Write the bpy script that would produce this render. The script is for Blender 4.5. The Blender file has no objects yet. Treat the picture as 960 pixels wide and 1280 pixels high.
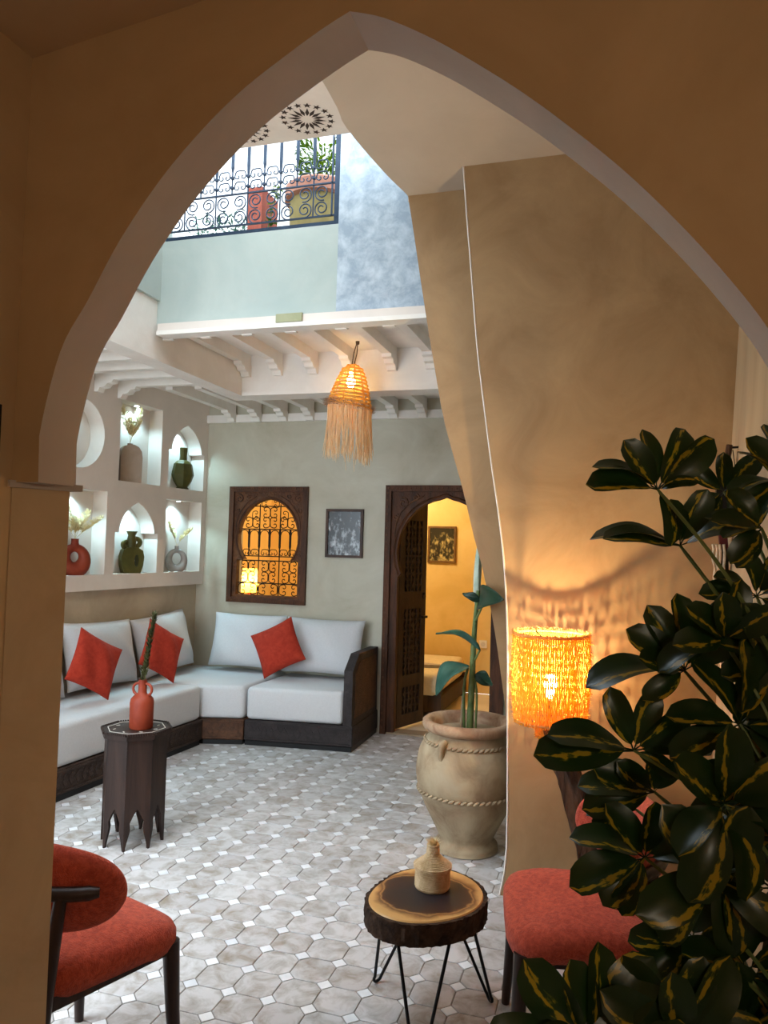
import bpy, bmesh, math, random
from mathutils import Vector, Matrix
from mathutils.geometry import tessellate_polygon
random.seed(7)
PI = math.pi
scene = bpy.context.scene
COL = scene.collection

def C(r, g, b):
    f = lambda v: (v/255/12.92) if v/255 <= .04045 else ((v/255+.055)/1.055)**2.4
    return (f(r), f(g), f(b), 1)

# ------------------------------------------------------------------ camera
CAM_H, FPX = 1.55, 950.0
YAW, PIT, ROL = [math.radians(a) for a in (17.0, 2.6, 1.55)]
FW = Vector((-math.sin(YAW)*math.cos(PIT), math.cos(YAW)*math.cos(PIT), math.sin(PIT)))
_r = Vector((math.cos(YAW), math.sin(YAW), 0)); _u = _r.cross(FW)
RT = _r*math.cos(ROL)+_u*math.sin(ROL); UP = -_r*math.sin(ROL)+_u*math.cos(ROL)
EYE = Vector((0, 0, CAM_H))
cam = bpy.data.cameras.new('camera'); cam.sensor_fit = 'HORIZONTAL'; cam.sensor_width = 36
cam.lens = FPX/960*36; cam.clip_start = .02
camo = bpy.data.objects.new('camera', cam); COL.objects.link(camo)
m = Matrix((RT, UP, -FW)).transposed().to_4x4(); m.translation = EYE
camo.matrix_world = m; scene.camera = camo
# survey helpers: a direction sighted from the camera, met with a level, an upright plane or a distance
def ray(x, y): return RT*((x-480)/FPX)-UP*((y-640)/FPX)+FW
def pz(x, y, z): d = ray(x, y); return EYE+d*((z-CAM_H)/d.z)
def py(x, y, Y): d = ray(x, y); return EYE+d*(Y/d.y)
def pd(x, y, D): return EYE+ray(x, y)*D
def pj(p):
    q = Vector(p)-EYE; w = q.dot(FW); return 480+FPX*q.dot(RT)/w, 640-FPX*q.dot(UP)/w, w

# ------------------------------------------------------------------ world, sun, exposure
world = bpy.data.worlds.new('overcast'); scene.world = world; world.use_nodes = True
nt = world.node_tree; bg = nt.nodes['Background']
bg.inputs[0].default_value = (.78, .90, 1.0, 1); bg.inputs[1].default_value = 6.4
sun = bpy.data.lights.new('veiled_sun', 'SUN'); sun.energy = 5.0; sun.angle = math.radians(50); sun.color = (.90, .96, 1.0)
suno = bpy.data.objects.new('veiled_sun', sun); COL.objects.link(suno); suno.rotation_euler = (math.radians(24), math.radians(-4), 0)
vs = scene.view_settings
vs.view_transform = 'Standard'; vs.look = 'None'; vs.gamma = 1; vs.use_curve_mapping = False; vs.exposure = 0.0
scene.cycles.use_denoising = True
scene.cycles.sample_clamp_indirect = 6
scene.cycles.max_bounces = 10; scene.cycles.diffuse_bounces = 6; scene.cycles.transparent_max_bounces = 12

# ------------------------------------------------------------------ materials
def mat(name, c1, c2=None, scale=4, detail=5, rough=.8, bump=0, bscale=40, ramp=(.35, .65), metal=0,
        stretch=(1, 1, 1), rnd=0, island=False, transl=0, spec=.3, sheen=0, c3=None, emit=None, estr=0, bstretch=None, dist=.6):
    mt = bpy.data.materials.new(name); mt.use_nodes = True
    t = mt.node_tree; n = t.nodes; L = t.links
    b = n['Principled BSDF']; out = n['Material Output']
    b.inputs['Roughness'].default_value = rough; b.inputs['Metallic'].default_value = metal
    b.inputs['Specular IOR Level'].default_value = spec
    if sheen: b.inputs['Sheen Weight'].default_value = sheen
    tc = n.new('ShaderNodeTexCoord'); mp = n.new('ShaderNodeMapping'); L.new(tc.outputs['Object'], mp.inputs[0])
    mp.inputs['Scale'].default_value = stretch
    if rnd and not island:                 # every piece gets its own patch of the pattern
        ob = n.new('ShaderNodeObjectInfo'); sc3 = n.new('ShaderNodeVectorMath'); sc3.operation = 'SCALE'; sc3.inputs[0].default_value = (31, 17, 23)
        L.new(ob.outputs['Random'], sc3.inputs['Scale']); L.new(sc3.outputs[0], mp.inputs['Location'])
    src = None
    if c2:
        nz = n.new('ShaderNodeTexNoise'); nz.inputs['Scale'].default_value = scale; nz.inputs['Detail'].default_value = detail
        nz.inputs['Roughness'].default_value = .62; nz.inputs['Distortion'].default_value = dist
        L.new(mp.outputs[0], nz.inputs['Vector'])
        rp = n.new('ShaderNodeValToRGB'); L.new(nz.outputs[0], rp.inputs[0])
        rp.color_ramp.elements[0].position = ramp[0]; rp.color_ramp.elements[0].color = c1
        rp.color_ramp.elements[1].position = ramp[1]; rp.color_ramp.elements[1].color = c2
        if c3:
            e = rp.color_ramp.elements.new((ramp[1]+1)/2); e.color = c3
        src = rp.outputs[0]
    else:
        b.inputs['Base Color'].default_value = c1
    if rnd:
        if island: g = n.new('ShaderNodeNewGeometry'); ro = g.outputs['Random Per Island']
        else: g = n.new('ShaderNodeObjectInfo'); ro = g.outputs['Random']
        ma = n.new('ShaderNodeMapRange'); L.new(ro, ma.inputs[0]); ma.inputs[3].default_value = 1-rnd; ma.inputs[4].default_value = 1+rnd
        hs = n.new('ShaderNodeHueSaturation'); L.new(ma.outputs[0], hs.inputs['Value'])
        m2 = n.new('ShaderNodeMapRange'); L.new(ro, m2.inputs[0]); m2.inputs[3].default_value = 1.5; m2.inputs[4].default_value = .6
        L.new(m2.outputs[0], hs.inputs['Saturation'])
        if src: L.new(src, hs.inputs['Color'])
        else: hs.inputs['Color'].default_value = c1
        src = hs.outputs[0]
    if src: L.new(src, b.inputs['Base Color'])
    if bump:
        mb = n.new('ShaderNodeMapping'); L.new(tc.outputs['Object'], mb.inputs[0]); mb.inputs['Scale'].default_value = bstretch or stretch
        nb = n.new('ShaderNodeTexNoise'); nb.inputs['Scale'].default_value = bscale; nb.inputs['Detail'].default_value = 4
        L.new(mb.outputs[0], nb.inputs['Vector'])
        bp = n.new('ShaderNodeBump'); bp.inputs['Strength'].default_value = bump; bp.inputs['Distance'].default_value = .01
        L.new(nb.outputs[0], bp.inputs['Height']); L.new(bp.outputs[0], b.inputs['Normal'])
    if emit:
        b.inputs['Emission Color'].default_value = emit; b.inputs['Emission Strength'].default_value = estr
    if transl:
        tr = n.new('ShaderNodeBsdfTranslucent'); mx = n.new('ShaderNodeMixShader'); mx.inputs[0].default_value = transl
        if src: L.new(src, tr.inputs[0])
        else: tr.inputs[0].default_value = c1
        L.new(b.outputs[0], mx.inputs[1]); L.new(tr.outputs[0], mx.inputs[2]); L.new(mx.outputs[0], out.inputs[0])
    return mt

MT = {}
MT['near_wall'] = mat('ochre_plaster', C(186, 159, 122), C(198, 171, 134), 2, rough=.85, bump=.08, bscale=8)
MT['near_ceil'] = mat('near_ceiling_plaster', C(196, 170, 138), C(206, 180, 148), 2, rough=.85)
MT['soffit'] = mat('arch_white_plaster', C(180, 169, 161), C(190, 179, 171), 3, rough=.7, bump=.08, bscale=10)
MT['jamb'] = mat('arch_pier_tadelakt', C(192, 166, 132), C(206, 181, 147), 5, rough=.6, bump=.12, bscale=12)
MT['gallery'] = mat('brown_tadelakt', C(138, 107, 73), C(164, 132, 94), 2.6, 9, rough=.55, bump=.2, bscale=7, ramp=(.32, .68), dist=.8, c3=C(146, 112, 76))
MT['gallery_ceil'] = mat('cream_ceiling_plaster', C(182, 166, 148), C(190, 174, 156), 2, rough=.8)
MT['white'] = mat('white_plaster', C(214, 203, 194), C(224, 213, 204), 2, rough=.75, bump=.05, bscale=10)
MT['beam'] = mat('white_painted_wood', C(226, 220, 213), C(236, 231, 225), 3, rough=.6, bump=.08, bscale=30)
MT['far'] = mat('grey_green_tadelakt', C(172, 164, 144), C(197, 193, 177), 2.0, 8, rough=.5, bump=.12, bscale=5, ramp=(.3, .7), c3=C(204, 204, 194))
MT['left'] = mat('taupe_tadelakt', C(166, 150, 128), C(192, 176, 154), 2.4, 8, rough=.55, bump=.12, bscale=6, ramp=(.3, .7))
MT['up'] = mat('pale_green_plaster', C(166, 178, 174), C(186, 194, 188), 1.8, 8, rough=.8, bump=.1, bscale=6, ramp=(.3, .7))
MT['up2'] = mat('blue_grey_plaster', C(146, 160, 174), C(186, 197, 206), 11, 15, rough=.6, bump=.3, bscale=16, ramp=(.40, .66), dist=.3)
MT['terrace'] = mat('grey_white_render', C(172, 174, 176), C(184, 186, 188), 3, rough=.8)
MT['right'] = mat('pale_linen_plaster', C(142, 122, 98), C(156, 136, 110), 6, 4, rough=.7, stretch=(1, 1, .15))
MT['inner'] = mat('yellow_plaster', C(216, 184, 112), C(228, 198, 132), 2.5, 8, rough=.6, bump=.08, bscale=6)
MT['inner_floor'] = mat('inner_floor_stone', C(206, 194, 170), C(222, 212, 190), 3, rough=.5)
MT['grout'] = mat('grout', C(118, 113, 106), C(140, 136, 130), 12, rough=.9, bump=.1)
MT['octo'] = mat('grey_cement_tile', C(140, 132, 122), C(184, 182, 182), 13, 7, rough=.42, rnd=.11, ramp=(.30, .58), bump=.03, bscale=20)
MT['octo_s'] = mat('grey_cement_tiles', C(140, 132, 122), C(184, 182, 182), 13, 7, rough=.42, rnd=.11, island=True, ramp=(.30, .58))
MT['sq'] = mat('white_tile', C(206, 208, 212), C(224, 224, 226), 9, rough=.3, rnd=.07)
MT['sq_s'] = mat('white_tiles', C(206, 208, 212), C(224, 224, 226), 9, rough=.3, rnd=.07, island=True)
MT['door'] = mat('carved_brown_wood', C(52, 28, 14), C(88, 50, 26), 6, 6, rough=.55, bump=.5, bscale=60, stretch=(3, 3, .5))
MT['door_dark'] = mat('dark_lattice_wood', C(40, 26, 15), C(66, 44, 26), 6, 6, rough=.6, bump=.4, bscale=60, stretch=(3, 3, .5))
MT['carve'] = mat('carved_relief_wood', C(60, 32, 16), C(104, 64, 34), 10, 6, rough=.6, bump=.9, bscale=55)
MT['blackwood'] = mat('black_carved_wood', C(30, 24, 24), C(52, 44, 44), 14, 5, rough=.55, bump=.6, bscale=70)
MT['brownwood'] = mat('brown_carved_wood', C(58, 36, 24), C(96, 64, 44), 14, 5, rough=.6, bump=.8, bscale=80)
MT['table'] = mat('walnut_table_wood', C(30, 18, 14), C(50, 33, 26), 5, 6, rough=.5, bump=.1, bscale=40, stretch=(4, 4, .4))
MT['inlay'] = mat('bone_inlay', C(206, 200, 190), rough=.4)
MT['chairwood'] = mat('dark_walnut', C(36, 24, 20), C(60, 42, 36), 6, 5, rough=.4, bump=.06, bscale=40, stretch=(4, 4, .5))
MT['rust'] = mat('rust_red_boucle', C(170, 62, 42), C(206, 88, 62), 60, 3, rough=.95, bump=.7, bscale=260, sheen=.15)
MT['linen'] = mat('pale_grey_linen', C(196, 196, 198), C(202, 202, 204), 90, 3, rough=.95, bump=.10, bscale=300)
MT['redcush'] = mat('brick_red_linen', C(152, 42, 26), C(170, 55, 35), 30, 3, rough=.95, bump=.25, bscale=220)
MT['terracotta'] = mat('orange_terracotta', C(122, 44, 24), C(142, 58, 34), 6, rough=.55, bump=.06)
MT['olive'] = mat('olive_ceramic', C(66, 62, 24), C(88, 82, 36), 6, rough=.45)
MT['beige_ceramic'] = mat('beige_ceramic', C(158, 140, 124), C(172, 154, 138), 6, rough=.6)
MT['grey_ceramic'] = mat('grey_ceramic', C(150, 142, 138), C(174, 168, 162), 8, rough=.5)
MT['pampas'] = mat('pampas_grass', C(226, 210, 160), C(240, 228, 186), 20, rough=.9, transl=.3)
MT['sprig'] = mat('olive_sprig', C(44, 48, 22), C(78, 76, 38), 20, rough=.7)
MT['jar'] = mat('aged_cream_clay', C(116, 92, 68), C(164, 146, 118), 5, 8, rough=.75, bump=.25, bscale=14, ramp=(.28, .6), c3=C(174, 160, 136))
MT['jar_rim'] = mat('worn_clay_rim', C(130, 94, 70), C(172, 144, 116), 9, 6, rough=.7, bump=.2, bscale=16)
MT['soil'] = mat('potting_soil', C(34, 26, 20), C(60, 48, 36), 30, rough=1, bump=.8, bscale=60)
MT['leaf_blue'] = mat('blue_green_leaf', C(38, 74, 62), C(70, 110, 96), 4, rough=.4, transl=.15)
MT['leaf_dark'] = mat('dark_green_leaf', C(18, 40, 30), C(34, 62, 44), 4, rough=.35, transl=.1)
MT['stem'] = mat('green_stem', C(70, 92, 48), C(110, 124, 74), 8, rough=.5)
MT['sheath'] = mat('pale_leaf_sheath', C(150, 168, 150), C(196, 204, 190), 8, rough=.5)
MT['slabtop'] = mat('sanded_wood_pale', C(196, 150, 92), C(216, 174, 116), 12, rough=.4)
MT['bark'] = mat('rough_bark', C(36, 24, 18), C(74, 54, 40), 22, 6, rough=.95, bump=1, bscale=60)
MT['iron'] = mat('black_iron', C(26, 26, 28), rough=.5, metal=.6)
MT['blueiron'] = mat('blue_grey_iron', C(34, 48, 66), C(44, 60, 80), 10, rough=.5, metal=.2)
MT['straw'] = mat('woven_straw', C(188, 160, 120), C(216, 194, 158), 40, rough=.85, bump=.4, bscale=120)
MT['tuft'] = mat('straw_tuft', C(228, 210, 168), rough=.9)
MT['trunk'] = mat('driftwood', C(34, 20, 13), C(84, 56, 36), 9, 6, rough=.85, bump=.9, bscale=30, stretch=(3, 3, .5))
MT['shade'] = mat('raffia_shade', C(244, 176, 62), C(252, 200, 92), 60, rough=.9, transl=.5)
MT['shade_rim'] = mat('raffia_rim', C(226, 176, 90), C(244, 200, 120), 60, rough=.9, transl=.4)
MT['cane'] = mat('pendant_rope', C(240, 190, 92), C(250, 214, 130), 50, rough=.9, transl=.6)
MT['cane_band'] = mat('pendant_grey_band', C(150, 126, 104), C(190, 166, 144), 50, rough=.9, transl=.2)
MT['fringe'] = mat('raffia_fringe', C(244, 216, 170), C(252, 234, 204), 30, rough=.9, transl=.5)
MT['cord'] = mat('brown_cord', C(80, 62, 46), rough=.8)
MT['bulb'] = mat('warm_bulb', C(255, 200, 120), emit=(1, .74, .36, 1), estr=60)
MT['led'] = mat('led_disc', C(240, 250, 255), emit=(.75, .92, 1, 1), estr=25)
MT['frame'] = mat('dark_brown_frame', C(50, 32, 24), C(76, 50, 38), 10, rough=.5)
MT['frame_gold'] = mat('bronze_frame', C(84, 58, 24), C(120, 86, 40), 10, rough=.5)
MT['blanket'] = mat('cream_blanket', C(206, 192, 160), C(220, 208, 178), 20, rough=.95, bump=.3)
MT['plastic'] = mat('white_plastic', C(226, 220, 206), rough=.4)
MT['brick'] = mat('brick_red_planter', C(120, 54, 40), C(138, 72, 56), 6, rough=.85)
MT['pot_pink'] = mat('pink_terracotta', C(140, 92, 74), C(154, 108, 90), 6, rough=.8)
MT['pot_ochre'] = mat('ochre_lichen_terracotta', C(116, 104, 62), C(140, 124, 80), 4, rough=.85)
MT['foliage'] = mat('terrace_foliage', C(44, 70, 26), C(96, 118, 54), 6, rough=.6, transl=.3, rnd=.2)
MT['stencil_base'] = mat('stencilled_soffit_plaster', C(214, 196, 182), C(224, 208, 194), 3, rough=.8)
MT['stencil'] = mat('brown_stencil_paint', C(62, 46, 38), rough=.8)
MT['black'] = mat('black_lacquer', C(16, 14, 14), rough=.35)
MT['redcloth'] = mat('dark_red_cord', C(80, 26, 24), rough=.8)
MT['rope'] = mat('braided_rope', C(186, 166, 138), C(212, 196, 170), 40, rough=.9)
MT['patch'] = mat('green_ochre_patch', C(150, 152, 118), C(168, 166, 134), 8, rough=.8)

# ------------------------------------------------------------------ mesh helpers
class MB:
    def __init__(s): s.v = []; s.f = []; s.mi = []; s.uv = None
    def add(s, vs, fs, mi=0):
        o = len(s.v); s.v += [tuple(p) for p in vs]
        for f in fs: s.f.append(tuple(i+o for i in f)); s.mi.append(mi)
    def box(s, x0, x1, y0, y1, z0, z1, mi=0):
        s.add([(x0, y0, z0), (x1, y0, z0), (x1, y1, z0), (x0, y1, z0), (x0, y0, z1), (x1, y0, z1), (x1, y1, z1), (x0, y1, z1)],
              [(0, 3, 2, 1), (4, 5, 6, 7), (0, 1, 5, 4), (1, 2, 6, 5), (2, 3, 7, 6), (3, 0, 4, 7)], mi); return s
    def obox(s, a, b, w, h, up=(0, 0, 1), mi=0):      # bar from a to b with section w x h
        a = Vector(a); b = Vector(b); d = (b-a).normalized(); sd = d.cross(Vector(up)).normalized(); u = sd.cross(d)
        P = []
        for p in (a, b):
            for i, j in ((-1, -1), (1, -1), (1, 1), (-1, 1)): P.append(p+sd*i*w/2+u*j*h/2)
        s.add(P, [(0, 3, 2, 1), (4, 5, 6, 7), (0, 1, 5, 4), (1, 2, 6, 5), (2, 3, 7, 6), (3, 0, 4, 7)], mi); return s
    def tube(s, pts, r, seg=8, cap=True, mi=0, closed=False):
        pts = [Vector(p) for p in pts]; n = len(pts); R = r if isinstance(r, (list, tuple)) else [r]*n
        P = []; up = None
        for i, p in enumerate(pts):
            if closed: d = pts[(i+1) % n]-pts[i-1]
            else: d = pts[min(i+1, n-1)]-pts[max(i-1, 0)]
            d = d.normalized() if d.length > 1e-9 else Vector((0, 0, 1))
            if up is None: up = Vector((0, 0, 1)) if abs(d.z) < .9 else Vector((1, 0, 0))
            a = d.cross(up)
            if a.length < 1e-6: a = d.cross(Vector((.3, .5, .8)))
            a.normalize(); up = a.cross(d)
            for k in range(seg):
                t = 2*PI*k/seg; P.append(p+(a*math.cos(t)+up*math.sin(t))*R[i])
        F = []
        for i in range(n if closed else n-1):
            j = (i+1) % n
            for k in range(seg): F.append((i*seg+k, i*seg+(k+1) % seg, j*seg+(k+1) % seg, j*seg+k))
        if cap and not closed: F.append(tuple(range(seg))[::-1]); F.append(tuple((n-1)*seg+k for k in range(seg)))
        s.add(P, F, mi); return s
    def lathe(s, prof, seg=32, c=(0, 0, 0), mi=0, fn=None):
        P = []; F = []; n = len(prof)
        for (r, z) in prof:
            for k in range(seg):
                t = 2*PI*k/seg; rr = r*(fn(t, z) if fn else 1)
                P.append((c[0]+rr*math.cos(t), c[1]+rr*math.sin(t), c[2]+z))
        for i in range(n-1):
            for k in range(seg): F.append((i*seg+k, i*seg+(k+1) % seg, (i+1)*seg+(k+1) % seg, (i+1)*seg+k))
        if prof[0][0] > 1e-5: F.append(tuple(range(seg))[::-1])
        if prof[-1][0] > 1e-5: F.append(tuple((n-1)*seg+k for k in range(seg)))
        s.add(P, F, mi); return s
    def prism(s, outer, holes, fn, w0, w1, mi=0, side_mi=None):   # polygon (u,v) with holes, fn(u,v,w)->xyz
        loops = [list(outer)]+[list(h) for h in holes]
        tri = tessellate_polygon([[Vector((u, v, 0)) for u, v in l] for l in loops])
        flat = [p for l in loops for p in l]; n = len(flat)
        P = [fn(u, v, w0) for u, v in flat]+[fn(u, v, w1) for u, v in flat]
        F = [tuple(t) for t in tri]+[tuple(i+n for i in t[::-1]) for t in tri]
        s.add(P, F, mi)
        o = 0; F = []
        for l in loops:
            k = len(l)
            for i in range(k): a, b = o+i, o+(i+1) % k; F.append((a, b, b+n, a+n))
            o += k
        s.add(P, F, mi if side_mi is None else side_mi); return s
    def flat(s, k): s.v = [(x, y*k, z) for x, y, z in s.v]; return s
    def build(s, name, mats, parent=None, smooth=None, loc=None, fixn=True):
        me = bpy.data.meshes.new(name); me.from_pydata(s.v, [], s.f)
        if not isinstance(mats, (list, tuple)): mats = [mats]
        for q in mats: me.materials.append(q)
        if len(mats) > 1: me.polygons.foreach_set('material_index', s.mi)
        if fixn:
            bm = bmesh.new(); bm.from_mesh(me)
            bmesh.ops.remove_doubles(bm, verts=bm.verts, dist=1e-6)
            bmesh.ops.recalc_face_normals(bm, faces=bm.faces); bm.to_mesh(me); bm.free()
        if smooth:
            me.polygons.foreach_set('use_smooth', [True]*len(me.polygons)); me.set_sharp_from_angle(angle=math.radians(smooth))
        o = bpy.data.objects.new(name, me); COL.objects.link(o)
        if parent: o.parent = parent
        if loc is not None: o.location = loc
        return o

def rbox(w, d, h, r=.03, seg=3, taper=1.0):
    """rounded box centred in xy, z from 0 to h, as an MB"""
    bm = bmesh.new(); bmesh.ops.create_cube(bm, size=1)
    for v in bm.verts: v.co = Vector((v.co.x*w, v.co.y*d, (v.co.z+.5)*h))
    bmesh.ops.bevel(bm, geom=list(bm.edges), offset=r, segments=seg, profile=.5, affect='EDGES')
    bm.verts.index_update(); b = MB(); b.add([v.co.copy() for v in bm.verts], [[v.index for v in f.verts] for f in bm.faces]); bm.free(); return b
def rprism(poly, z0, z1, r=.03, seg=3):
    bm = bmesh.new(); vs_ = [bm.verts.new((x, y, z0)) for x, y in poly]; f = bm.faces.new(vs_)
    g = bmesh.ops.extrude_face_region(bm, geom=[f]); 
    for e in g['geom']:
        if isinstance(e, bmesh.types.BMVert): e.co.z = z1
    bmesh.ops.recalc_face_normals(bm, faces=bm.faces)
    bmesh.ops.bevel(bm, geom=list(bm.edges), offset=r, segments=seg, profile=.5, affect='EDGES')
    bm.verts.index_update(); b = MB(); b.add([v.co.copy() for v in bm.verts], [[v.index for v in f.verts] for f in bm.faces]); bm.free(); return b

def tag(o, label=None, cat=None, group=None, kind=None):
    if label: o['label'] = label
    if cat: o['category'] = cat
    if group: o['group'] = group
    if kind: o['kind'] = kind
    return o
def thing(name, label, cat, loc=(0, 0, 0), rz=0, group=None, mw=None):
    o = bpy.data.objects.new(name, None); COL.objects.link(o); o.empty_display_size = .1
    if mw is not None: o.matrix_world = mw
    else: o.location = loc; o.rotation_euler = (0, 0, rz)
    return tag(o, label, cat, group)
def struct(o, label): return tag(o, label, None, None, 'structure')
def under(parent, name):
    return [c for c in parent.children if c.name.split('.')[0] == name][0]
def share(o, parent, loc=None, rot=None, name=None, scale=None):
    c = o.copy(); COL.objects.link(c); c.parent = parent
    if loc is not None: c.location = loc
    if rot is not None: c.rotation_euler = rot
    if scale is not None: c.scale = scale
    return c
XZ = lambda u, v, w: (u, w, v)
YZ = lambda u, v, w: (w, u, v)
XY = lambda u, v, w: (u, v, w)
def catmull(pts, n=6):
    out = []; P = [pts[0]]+list(pts)+[pts[-1]]
    for i in range(1, len(P)-2):
        p0, p1, p2, p3 = [Vector(q) for q in P[i-1:i+3]]
        for k in range(n):
            t = k/n
            out.append(tuple(.5*((2*p1)+(-p0+p2)*t+(2*p0-5*p1+4*p2-p3)*t*t+(-p0+3*p1-3*p2+p3)*t**3)))
    out.append(tuple(pts[-1])); return out
def frame_m(o, x, y, z):
    mm = Matrix((Vector(x), Vector(y), Vector(z))).transposed().to_4x4(); mm.translation = Vector(o); return mm
def lamp_point(name, loc, col, power, rad, parent=None):
    l = bpy.data.lights.new(name, 'POINT'); l.color = col; l.energy = power; l.shadow_soft_size = rad
    o = bpy.data.objects.new(name, l); COL.objects.link(o); o.location = loc
    if parent: o.parent = parent
    return o
WARM = (1, .76, .40)

# ================================================================== THE SETTING
W = 6.144                      # far wall of the courtyard
A, A2 = 1.405, 1.53            # faces of the near arch wall
# ---- floor with octagon and small square tiles
fl = struct(MB().box(-4.3, 1.6, -1.9, W+.2, -.08, -.0045).build('floor', MT['grout']), 'grey and white octagon tiled courtyard floor')
TP, TX, TY = .149, -.962, 2.439
def tile_mb(poly, b, b0, z=0.0):
    n = len(poly); mb = b
    c = [(x*(1-.0022/math.hypot(x, y)), y*(1-.0022/math.hypot(x, y))) for x, y in poly]
    return c
def add_tile(mb, poly, cx=0, cy=0, dz=0, tx=0, ty=0):
    n = len(poly); P = []
    for sc_, z in ((1, -.0045), (1, -.0012), (.97, 0)):
        for x, y in poly: P.append((cx+x*sc_, cy+y*sc_, z+dz+x*tx+y*ty if z > -.004 else z))
    F = [tuple(2*n+i for i in range(n))]
    for k in range(2):
        for i in range(n): F.append((k*n+i, k*n+(i+1) % n, (k+1)*n+(i+1) % n, (k+1)*n+i))
    mb.add(P, F)
h_ = TP/2-.0022; q_ = TP*.22
OCT = [(h_, -(TP/2-q_)), (h_, TP/2-q_), (TP/2-q_, h_), (-(TP/2-q_), h_), (-h_, TP/2-q_), (-h_, -(TP/2-q_)), (-(TP/2-q_), -h_), (TP/2-q_, -h_)]
sqh = q_-.0036; SQ = [(sqh, 0), (0, sqh), (-sqh, 0), (0, -sqh)]
def in_floor(x, y):
    if y > A+.02: 
        if y > 3.45 and x > -.42: return False
        return -3.95 < x < .42 and y < W-.03
    return -1.27 < x < 1.4 and y > -1.75
def visible(x, y):
    u, v, w = pj((x, y, 0))
    if w < .5: return False
    if x < -3.1+.065*(y-3.74)-.03 or (y > 5.33 and x < -1.87): return False
    if x > -.47 and y > 3.45: return False
    return 52 < u < 960 and v < 1300
octs = []; sqs = []
for i in range(-24, 18):
    for j in range(-30, 28):
        x, y = TX+TP*i, TY+TP*j
        if in_floor(x, y): sqs.append((x, y))
        x += TP/2; y += TP/2
        if in_floor(x, y): octs.append((x, y))
for lst, poly, nm, ms, mm in ((octs, OCT, 'octagon_tile', 'octo_s', 'octo'), (sqs, SQ, 'square_tile', 'sq_s', 'sq')):
    vis = sorted([p for p in lst if visible(*p)], key=lambda p: p[0]**2+p[1]**2)[:300]
    vset = set(vis)
    protos = []
    for k in range(4):
        b = MB(); add_tile(b, poly, 0, 0, random.uniform(-.0006, .0008), random.uniform(-.006, .006), random.uniform(-.006, .006))
        protos.append(b)
    po = []
    for k, (x, y) in enumerate(vis):
        if k < 4:
            o = protos[k].build(nm, MT[mm], fl, loc=(x, y, 0), fixn=False); po.append(o)
        else:
            share(po[random.randrange(4)], fl, (x, y, 0))
    rest = MB()
    for p in lst:
        if p not in vset: add_tile(rest, poly, p[0], p[1], random.uniform(-.0006, .0008), random.uniform(-.005, .005), random.uniform(-.005, .005))
    o = rest.build(nm+'s_beyond', MT[ms], fl, fixn=False); o['kind'] = 'stuff'

# ---- near arch wall: spandrel with pointed arch, piers below the ledge
K = A/1.70
archL = [(-1.507, 1.70), (-1.511, 1.826), (-1.455, 2.056), (-1.372, 2.194), (-1.279, 2.35), (-1.163, 2.50), (-1.048, 2.615), (-.936, 2.705), (-.827, 2.771), (-.72, 2.829), (-.643, 2.864)]
archR = [(-.643, 2.864), (-.554, 2.831), (-.432, 2.758), (-.316, 2.673), (-.204, 2.583), (-.096, 2.485), (.007, 2.384), (.106, 2.273), (.202, 2.152), (.293, 2.019), (.36, 1.88), (.395, 1.78), (.40, 1.70)]
sc = lambda l: [(x*K, CAM_H+(z-CAM_H)*K) for x, z in l]
aL = catmull(sc(archL), 5); aL[0:5] = [aL[0]]; aR = catmull(sc(archR), 5)
ZL = aL[0][1]
poly = [(-1.75, ZL)]+aL+aR[1:]+[(1.55, ZL), (1.55, 3.45), (-1.75, 3.45)]
b = MB(); b.prism(poly, [], XZ, A, A2, 0, 1)
wn = struct(b.build('wall_near', [MT['near_wall'], MT['soffit']], smooth=35), 'ochre wall with tall pointed archway and pale soffit')
pier = MB(); pier.prism([(-1.75, A), (-1.317, A), (-1.262, A2), (-1.75, A2)], [], XY, 0, ZL)
pier.build('arch_pier', MT['jamb'], wn)
pier = MB(); pier.prism([(.36, A), (1.55, A), (1.55, A2), (.345, A2)], [], XY, 0, ZL)
pier.build('arch_pier', MT['jamb'], wn)
led = MB(); led.prism([(-1.40, A-.012), (-1.312, A-.012), (-1.235, A2+.012), (-1.40, A2+.012)], [], XY, ZL-.012, ZL+.004)
led.build('ledge', MT['soffit'], wn)
# near room shell
struct(MB().box(-1.44, -1.319, -1.75, A, 0, 3.2).build('wall_near_left', MT['near_wall']), 'dim ochre side wall left of the archway')
struct(MB().box(1.4, 1.52, -1.75, A, 0, 3.2).build('wall_near_right', MT['near_wall']), 'ochre side wall right of the archway')
struct(MB().box(-1.44, 1.52, -1.87, -1.75, 0, 3.2).build('wall_near_back', MT['near_wall']), 'ochre wall behind the camera')
b = MB(); near_cz = lambda x: 2.668+.12*max(0, min(.9, x+1.32))
xs = [-1.32+.2*i for i in range(14)]+[1.4]
P = []; F = []
for x in xs:
    for y in (-1.75, A): P += [(x, y, near_cz(x)), (x, y, near_cz(x)+.1)]
for i in range(len(xs)-1): 
    a = i*4; F += [(a, a+2, a+6, a+4), (a+1, a+5, a+7, a+3)]
b.add(P, F); struct(b.build('ceiling_near', MT['near_ceil'], smooth=40), 'dim plaster ceiling of the near room')

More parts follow.
